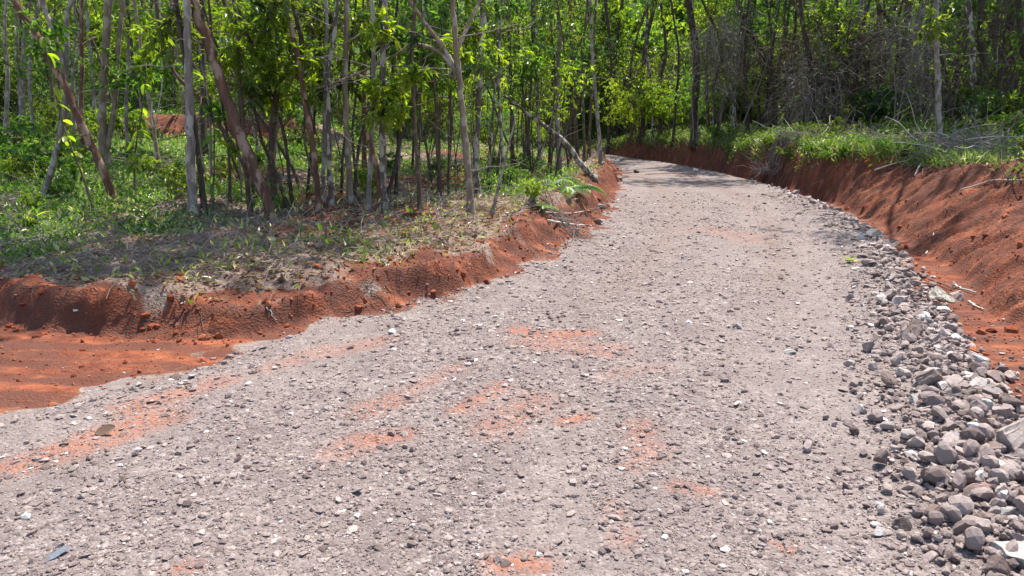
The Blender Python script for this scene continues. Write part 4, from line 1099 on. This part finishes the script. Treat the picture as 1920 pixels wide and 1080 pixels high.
# ------------------------------------------------------------------ ground cover
def scatter_leaves(name, n, region, mat, leaf, up, tone=(0, 1), rng=R, layers=1):
    x, y = polar_pts(n, 5.6, 48, -.78, .82, 1.0)
    pr = region(x, y); ok = rng.random(n) < pr; x, y = x[ok], y[ok]; n = len(x)
    z = height(x, y)
    dist = np.hypot(x, y)
    g = Geo()
    l = leaf * rng.uniform(.5, 1.3, n) * (1 + .025 * np.clip(dist - 10, 0, 40))
    d = rdir(n, rng); d[:, 2] = np.abs(d[:, 2]) * up + rng.uniform(0, up, n)
    nr = rdir(n, rng) * .7 + np.array([0, 0, 1])
    zo = rng.random(n) ** 2 * up * leaf * 2.2 + .01
    V, F = leaves(np.stack([x, y, z + zo], 1), d, nr, l, l * rng.uniform(.3, .5, n))
    g.add(V, F, rng.uniform(*tone, n).repeat(4))
    return tag(link(name, g.mesh(name, mat)), kind="stuff")
def reg(x, y):
    sr, ar, sl, al, er, el = masks(x, y)
    far = sstep(12.5, 16.5, y); w = 1.0 * (1 - far) + .16 * far
    nz = fbm(x * .55 + 9, y * .45, 3); n2 = fbm(x * .5, y * .5 + 3, 3)
    return sr, sl, w, nz, n2
def r_green(x, y):
    sr, sl, w, nz, n2 = reg(x, y)
    a = sstep(.5, 1.4, sl) * sstep(.40, .58, nz + .12 * sstep(-4, -9, x))
    b = sstep(w + .05, w + .5, sr) * sstep(.36, .56, n2 + .14 * sstep(15, 20, y) - .12 * sstep(3, 6, sr))
    return np.maximum(a, b * .45)
def r_litter(x, y):
    sr, sl, w, nz, n2 = reg(x, y)
    return np.maximum(sstep(.12, .7, sl) * .6, sstep(w - .1, w + .6, sr) * .85)
scatter_leaves("ground_cover", 70000, r_green, LEAF['mid'], .085, .8)
scatter_leaves("pale_scrub", 60000, lambda x, y: np.maximum(r_green(x, y), .35 * r_litter(x, y)), LEAF['grass'], .075, 1.1)
scatter_leaves("leaf_litter", 120000, r_litter, LEAF['dry'], .075, .12)
# grass: curved blades in tufts, thickest on the lip of the right bank
def grass():
    n = 60000
    x, y = polar_pts(n, 6.5, 40, -.75, .8, .9)
    sr, sl, w, nz, n2 = reg(x, y)
    p = np.maximum(sstep(w - .05, w + .25, sr) * sstep(2.6, .8, sr - w) * sstep(9.5, 12, y) * sstep(.38, .52, n2 + .18 * sstep(14, 18, y)), .35 * sstep(.25, .6, sl) * sstep(.44, .58, nz))
    ok = R.random(n) < p; x, y = x[ok], y[ok]; n = len(x)
    # and a fringe that hangs over the lip of the cut
    m = 34000; seg = np.diff(TOE_R, axis=0); i = R.integers(0, len(seg), m * 3); f = R.random(m * 3)[:, None]
    q = TOE_R[i] + seg[i] * f; nv = np.stack([seg[i][:, 1], -seg[i][:, 0]], 1); nv /= np.linalg.norm(nv, axis=1, keepdims=True)
    wq = 1.0 * (1 - sstep(12.5, 16.5, q[:, 1])) + .16 * sstep(12.5, 16.5, q[:, 1])
    q = q + nv * (wq + R.uniform(-.06, 1.0, m * 3) ** 1)[:, None]
    keep = (q[:, 1] > 11.5) & (q[:, 1] < 35) & (q[:, 0] > 0) & (R.random(m * 3) < np.linalg.norm(seg[i], axis=1) / .9) & (fbm(q[:, 0] * .7, q[:, 1] * .7, 3) > .40 - .1 * sstep(11, 15, q[:, 1]))
    q = q[keep]
    x, y = np.concatenate([x, q[:, 0]]), np.concatenate([y, q[:, 1]]); n = len(x)
    z = height(x, y)
    P = np.stack([x, y, z - .01], 1); d = rdir(n) * .55; d[:, 2] = 1
    L = R.uniform(.10, .34, n)
    P = wiggle_paths(P, d, L, 4, .12, .28)
    s = np.cross(d, rdir(n)); s /= np.linalg.norm(s, axis=1, keepdims=True); wd = R.uniform(.004, .009, n)[:, None] * (1 + .04 * np.clip(y - 8, 0, 30))[:, None]
    V = np.stack([P[:, 0] - s * wd, P[:, 0] + s * wd, P[:, 1] - s * wd, P[:, 1] + s * wd, P[:, 2] - s * wd * .7, P[:, 2] + s * wd * .7, P[:, 3]], 1)
    f = np.array([[0, 1, 3], [0, 3, 2], [2, 3, 5], [2, 5, 4], [4, 5, 6]])
    g = Geo(); g.add(V.reshape(-1, 3), (f[None] + np.arange(n)[:, None, None] * 7).reshape(-1, 3), R.random(n).repeat(7))
    tag(link("grass", g.mesh("grass", LEAF['grass'])), kind="stuff")
grass()
def lip_weeds():
    m = 44000; seg = np.diff(TOE_R, axis=0); Ls = np.linalg.norm(seg, axis=1); ok = (TOE_R[:-1, 1] > 9.5) & (TOE_R[:-1, 1] < 35) & (TOE_R[:-1, 0] > 0)
    pw = np.where(ok, Ls, 0); i = R.choice(len(seg), m, p=pw / pw.sum()); f = R.random(m)[:, None]
    q = TOE_R[i] + seg[i] * f; nv = np.stack([seg[i][:, 1], -seg[i][:, 0]], 1) / Ls[i][:, None]
    wq = 1.0 * (1 - sstep(12.5, 16.5, q[:, 1])) + .16 * sstep(12.5, 16.5, q[:, 1])
    off = R.uniform(-.12, 3.6, m) ** 1.0; q = q + nv * (wq + off)[:, None]
    keep = fbm(q[:, 0] * .9 + 5, q[:, 1] * .9, 3) > .44 - .12 * sstep(11, 15, q[:, 1])
    q = q[keep]; n = len(q); x, y = q[:, 0], q[:, 1]
    z = height(x, y) + R.random(n) ** 1.6 * .30 + .01
    d = rdir(n); nr = rdir(n) * .7 + np.array([0, 0, 1]); l = R.uniform(.05, .12, n)
    g = Geo(); V, F = leaves(np.stack([x, y, z], 1), d, nr, l, l * R.uniform(.35, .5, n)); g.add(V, F, (.15 + .85 * R.random(n) ** .75).repeat(4))
    tag(link("bank_weeds", g.mesh("bank_weeds", LEAF['grass'])), kind="stuff")
lip_weeds()
# roots left hanging from the cut banks
def roots():
    g = Geo()
    for TOE, sgn, y0, y1, cnt_, hh in ((TOE_R, 1, 12.5, 32, 320, .55), (TOE_L, -1, 4.5, 14, 170, .22)):
        seg = np.diff(TOE, axis=0); Ls = np.linalg.norm(seg, axis=1); ok = (TOE[:-1, 1] > y0) & (TOE[:-1, 1] < y1) & (TOE[:-1, 0] > -6)
        pw = np.where(ok, Ls, 0); i = R.choice(len(seg), cnt_, p=pw / pw.sum()); q = TOE[i] + seg[i] * R.random(cnt_)[:, None]
        nv = sgn * np.stack([seg[i][:, 1], -seg[i][:, 0]], 1) / Ls[i][:, None]
        q = q + nv * R.uniform(.06, .22, cnt_)[:, None]; z = height(q[:, 0], q[:, 1])
        d = np.stack([-nv[:, 0] * .5 + R.normal(0, .25, cnt_), -nv[:, 1] * .5 + R.normal(0, .25, cnt_), np.full(cnt_, -.4)], 1)
        P = wiggle_paths(np.stack([q[:, 0], q[:, 1], z + .01], 1), d, R.uniform(.12, hh, cnt_), 7, .22, .12)
        P[..., 2] = np.maximum(P[..., 2], height(P[..., 0].ravel(), P[..., 1].ravel()).reshape(P.shape[:2]) + .004)
        V, F = tubes(P, R.uniform(.0018, .005, (cnt_, 1)) * np.linspace(1, .4, 7)[None], 4); g.add(V, F)
    tag(link("hanging_roots", g.mesh("hanging_roots", MAT_DRYBROWN)), kind="stuff")
roots()
# twigs strewn over the floor
def twig_litter():
    n = 24000
    x, y = polar_pts(n, 6.0, 32, -.75, .8, .9)
    sr, sl, w, nz, n2 = reg(x, y)
    p = np.maximum(sstep(.3, 1.0, sl) * .36 * (.3 + 1.4 * (nz < .45)), sstep(w - .15, w + .5, sr) * sstep(7, 3, sr))
    ok = R.random(n) < p; x, y = x[ok], y[ok]; n = len(x)
    d = rdir(n); d[:, 2] = np.abs(d[:, 2]) * .35
    P = wiggle_paths(np.stack([x, y, height(x, y) + .01], 1), d, R.uniform(.12, .65, n), 5, .18, .05)
    P[..., 2] = np.maximum(P[..., 2], height(P[..., 0].ravel(), P[..., 1].ravel()).reshape(P.shape[:2]) + .006)
    V, F = tubes(P, R.uniform(.0015, .0055, (n, 1)) * np.linspace(1, .5, 5)[None], 3)
    g = Geo(); g.add(V, F); tag(link("twig_litter", g.mesh("twig_litter", MAT_DRY)), kind="stuff")
twig_litter()

# ------------------------------------------------------------------ brush heap, sticks, ferns and the like
def brush_heap(u, v, rx, h_, n, label, seed):
    r = np.random.default_rng(seed); p = gpt(u, v)
    root = thing("brush_heap", p, label, "brush heap")
    a = r.random(n) * 6.283; q = r.random(n) ** .6
    p0 = np.stack([np.cos(a) * q * rx, np.sin(a) * q * rx * .7, (1 - q ** 2) * h_ * r.random(n) + .02], 1)
    d = rdir(n, r); d[:, 2] *= .45
    P = wiggle_paths(p0, d, r.uniform(.25, .95, n), 7, .2, .03, r)
    hz = height((P[..., 0] + p[0]).ravel(), (P[..., 1] + p[1]).ravel()).reshape(P.shape[:2]) - p[2]
    P[..., 2] = np.maximum(P[..., 2] + hz * .7, hz + .01)
    g = Geo(); V, F = tubes(P, r.uniform(.003, .009, (n, 1)) * np.linspace(1, .45, 7)[None], 4); g.add(V, F)
    o = link("twigs", g.mesh("twigs", MAT_DRY), root); o["kind"] = "stuff"
    for k in range(max(2, int(rx * h_ * 22))):
        d = rdir(1, r); d[:, 2] = abs(d[:, 2]) * .4
        P = wiggle_paths(np.array([[r.normal(0, rx * .3), r.normal(0, rx * .25), r.random() * h_ * .7 + .05]]), d, rx * r.uniform(.9, 1.8), 10, .14, .03, r)
        hz = height((P[..., 0] + p[0]).ravel(), (P[..., 1] + p[1]).ravel()).reshape(P.shape[:2]) - p[2]
        P[..., 2] = np.maximum(P[..., 2], hz + .02)
        g = Geo(); V, F = tubes(P, (.008 * (.5 + rx) * np.linspace(1, .4, 10))[None], 5); g.add(V, F)
        link("stick", g.mesh("stick", MAT_PALE, True), root)
brush_heap(1815, 300, .75, .55, 320, "large grey heap of dead twigs on top of the right bank", 11)
brush_heap(1590, 262, .6, .25, 180, "low grey brush heap among the weeds on the bank above the cut", 12)
for k, (u, v, rx, h_, n, lab) in enumerate([(1470, 268, .7, .3, 170, "grey dead brush right of the bent brown trunk"), (1530, 275, .8, .25, 190, "flat grey brush on the bank before the vine curtain"), (1640, 280, .8, .3, 200, "tangled grey brush left of the thick dark trunk"), (1690, 282, .6, .25, 130, "dry brush at the bank edge left of the twig heap"), (1735, 280, .7, .35, 180, "dry brush at the foot of the pale grey trunk"), (1400, 268, .5, .15, 90, "dry brush among weeds above the dark red cut")]):
    brush_heap(u, v, rx, h_, n, lab, 30 + k)
brush_heap(1890, 300, .6, .30, 140, "grey brush at the right border of the bank top", 13)
brush_heap(1045, 415, .35, .14, 60, "small pile of bleached sticks on the red berm by the road", 14)
brush_heap(820, 315, .6, .3, 130, "grey brush pile on the ground behind the forked tan tree", 15)
brush_heap(290, 318, .5, .22, 110, "grey brush pile in the left clearing", 16)
brush_heap(50, 470, .5, .10, 70, "scattered grey sticks on the ground at the left border", 17)
def stick(pts, wpx, label, lift=.03, mat=None):
    Q = [gpt(u, v) + np.array([0, 0, lift]) for u, v in pts]
    S = spline(Q, 10); b = S[0].copy(); dist = math.hypot(b[0], b[1])
    S[1:-1] += R.normal(0, .008, (8, 3))
    g = Geo(); V, F = tubes((S - b)[None], (wpx / 2 / FPX * dist * np.linspace(1, .5, 10))[None], 6, True); g.add(V, F)
    tag(link("fallen_branch", g.mesh("fallen_branch", mat or MAT_PALE, True), None, tuple(b)), label, "branch")
stick([(1028, 418), (1060, 424), (1096, 426)], 6, "thick bleached branch lying on the red berm by the road")
stick([(1022, 402), (1070, 404), (1105, 398)], 3, "thin pale branch above the thick bleached one on the berm")
stick([(1880, 303), (1840, 306), (1800, 312)], 4, "long pale branch pointing right out of the twig heap", .10)
stick([(1715, 332), (1730, 305), (1745, 285)], 3, "thin pale stick slanting up the right bank below the twig heap")
stick([(1800, 362), (1850, 345), (1915, 342)], 3, "long thin branch along the top of the right bank")
stick([(1640, 322), (1690, 305), (1730, 296)], 3, "thin stick lying on the weedy lip of the right bank")
stick([(1428, 366), (1460, 370)], 3, "short dark stick lying on the far right of the road", .01, MAT_TWIG)
stick([(1740, 528), (1790, 548)], 3, "brown stick lying beside the big beige boulder", .03, MAT_TWIG)
stick([(1785, 538), (1830, 552)], 4, "grey stick lying in the red ditch", .02)
stick([(1815, 570), (1845, 584)], 4, "short white stick lying in the red ditch below the bank", .02)
stick([(1735, 480), (1750, 440)], 3, "thin stick stuck on the right red slope", .02)
stick([(1545, 425), (1590, 430)], 3, "thin stick lying between the gravel and the far stones", .02, MAT_TWIG)
stick([(380, 588), (415, 628)], 2, "thin root hanging down the left red bank", .02)
stick([(500, 583), (520, 606)], 2, "thin forked twig on the right end of the left red bank", .03)
stick([(880, 302), (950, 300), (1030, 292)], 5, "long pale log lying across the ground behind the forest edge", .05)
stick([(560, 305), (600, 292), (650, 298)], 4, "pale branch lying in the clearing behind the thin pair of trunks", .05)
stick([(20, 378), (60, 366), (110, 362)], 4, "grey branch lying in the grass at far left", .03)
stick([(8, 470), (30, 455), (58, 452)], 4, "grey dead branch lying at the left border above the bank", .03)

def fern(u, v, s, label, n=8):
    p = gpt(u, v); root = thing("fern", p, label, "fern")
    for k in range(n):
        a = k / n * 6.283 + R.normal(0, .3); L = s * R.uniform(.8, 1.2)
        t = np.linspace(0, 1, 14)
        C = np.stack([np.cos(a) * L * t, np.sin(a) * L * t, L * (1.0 * t - 1.05 * t * t) + .02], 1)
        g = Geo(); V, F = tubes(C[None], (.004 * np.linspace(1, .4, 14))[None], 3); g.add(V, F)
        T_ = np.gradient(C, axis=0); side = np.array([-math.sin(a), math.cos(a), 0])
        for sg in (1, -1):
            tt = np.linspace(.12, .98, 20); pos = np.stack([np.interp(tt, t, C[:, q]) for q in range(3)], 1)
            d = side[None] * sg + T_[10][None] / np.linalg.norm(T_[10]) * .45 + np.array([0, 0, -.15])
            l = L * .30 * np.sin(np.pi * np.clip(tt, .08, .97)) ** .7
            V, F = leaves(pos, d.repeat(20, 0), np.array([[0, 0, 1.]]).repeat(20, 0), l, l * .28, .1); g.add(V, F, R.uniform(.3, .9))
        link("frond", g.mesh("frond", LEAF['mid']), root)
fern(1062, 366, .55, "green fern with arched fronds right at the road berm")
fern(1034, 350, .55, "shaded fern just left of the berm fern under the toppled trunk")
fern(1048, 338, .45, "darker fern behind the two front ferns")

def big_leaf(L, W, bend):
    t = np.array([0, .12, .3, .5, .7, .88, 1.]); w = np.array([.02, .55, .92, 1, .8, .42, 0]) * W / 2
    c = np.stack([t * L, np.zeros(7), -bend * L * t * t], 1)
    V = np.concatenate([c, c + np.stack([np.zeros(7), w, w * .25], 1), c + np.stack([np.zeros(7), -w, w * .25], 1)])
    F = []
    for i in range(6):
        for o in (7, 14):
            q = [(i, i + 1, o + i + 1), (i, o + i + 1, o + i)]
            F += q if o == 14 else [x[::-1] for x in q]
    return V, F
def leaf_plant(name, u, v, h_, n, L, W, kind, label, cat="plant", tone=(.5, 1), hang=False, yo=0, stemmat=None):
    p = gpt(u, v); p[1] += yo; p[2] = h1(p[0], p[1])
    root = thing(name, p, label, cat)
    S = wiggle_paths(np.zeros((1, 3)), np.array([[R.normal(0, .1), 0, 1.]]), h_, 12, .05)[0]
    g = Geo(); V, F = tubes(S[None], np.linspace(.012, .005, 12)[None] * (1 + h_ * .2), 5); g.add(V, F)
    link("stem", g.mesh("stem", stemmat or MAT_TWIG, True), root)
    for k in range(n):
        q = S[min(11, int(R.uniform(3, 11.9)))] if hang else S[min(11, int(R.uniform(1, 11.9)))]
        a = k * 2.4 + R.normal(0, .3); l = L * R.uniform(.7, 1.2)
        V, F = big_leaf(l, W * R.uniform(.8, 1.15), R.uniform(.2, .5))
        g = Geo(); g.add(V, F, R.uniform(*tone)); me = g.mesh("leaf", LEAF[kind], True)
        link("leaf", me, root, tuple(q), (R.normal(0, .25), R.uniform(-.9, .1) if not hang else R.uniform(.1, 1.0), a))
leaf_plant("broadleaf_plant", 1790, 262, .35, 7, .55, .16, 'yellow', "bright yellow green broad leaf plant lit by the sun on the right bank", tone=(.7, 1.))
leaf_plant("broadleaf_plant", 1745, 290, .12, 6, .38, .12, 'yellow', "low yellow green broad leaf plant at the edge of the brush heap", tone=(.6, 1.))
leaf_plant("sapling", 252, 372, 2.0, 22, .20, .085, 'yellow', "slender sapling with hanging yellow green leaves before the left clearing", "sapling", (.35, .9), True)
leaf_plant("sapling", 400, 395, 1.3, 12, .22, .08, 'mid', "small sapling with drooping leaves right of the pale grey trunk", "sapling", (.3, .9), True)
leaf_plant("sapling", 178, 402, 2.3, 22, .17, .09, 'yellow', "young tree with round yellow leaves beside the leaning reddish tree", "sapling", (.4, 1.), True)
leaf_plant("weed", 1592, 494, .05, 9, .10, .04, 'yellow', "tiny bright green weed growing in the gravel at the far stones", tone=(.5, 1))
leaf_plant("weed", 60, 420, .10, 8, .20, .07, 'yellow', "small green weed on the bare ground at the left border", tone=(.5, 1))
leaf_plant("weed", 1020, 400, .12, 10, .18, .07, 'mid', "leafy green weed beside the road berm sticks", tone=(.5, 1))
# red flower by the white blotched trunk
p = gpt(1812, 246); root = thing("red_flower", (p[0], p[1], p[2]), "small red flower on a thin stem before the white blotched trunk", "flower")
g = Geo(); V, F = tubes(np.array([[[0, 0, 0], [.02, 0, .3], [0, 0, .62]]]), np.full((1, 3), .008), 5); g.add(V, F); link("stem", g.mesh("stem", MAT_TWIG), root)
for k in range(7):
    g = Geo(); V, F = big_leaf(.13, .05, .1); g.add(V, F); link("petal", g.mesh("petal", MAT_RED), root, (0, 0, .62), (0, R.uniform(-.8, .2), k * .9))
# dry leaf on the road
p = gpt(196, 816); g = Geo(); V, F = big_leaf(.11, .07, -.35); g.add(V, F, .05)
tag(link("dry_leaf", g.mesh("dry_leaf", LEAF['dry'], True), None, (p[0] - .05, p[1], p[2] + .015), (.5, 0, .2)), "curled dark brown dry leaf lying on the gravel at left", "leaf")
# dead weed on the right slope
for (u, v, lab) in [(1872, 352, "small dead weed with dark heads on the right red slope"), (1898, 345, "taller dead weed at the right edge of the red slope")]:
    p = gpt(u, v); g = Geo()
    P = wiggle_paths(np.zeros((7, 3)), np.stack([R.normal(0, .6, 7), R.normal(0, .4, 7), np.ones(7)], 1), R.uniform(.15, .32, 7), 6, .2, .08)
    V, F = tubes(P, np.linspace(.005, .003, 6)[None].repeat(7, 0), 4); g.add(V, F)
    tag(link("dead_weed", g.mesh("dead_weed", MAT_TWIG), None, tuple(p)), lab, "weed")
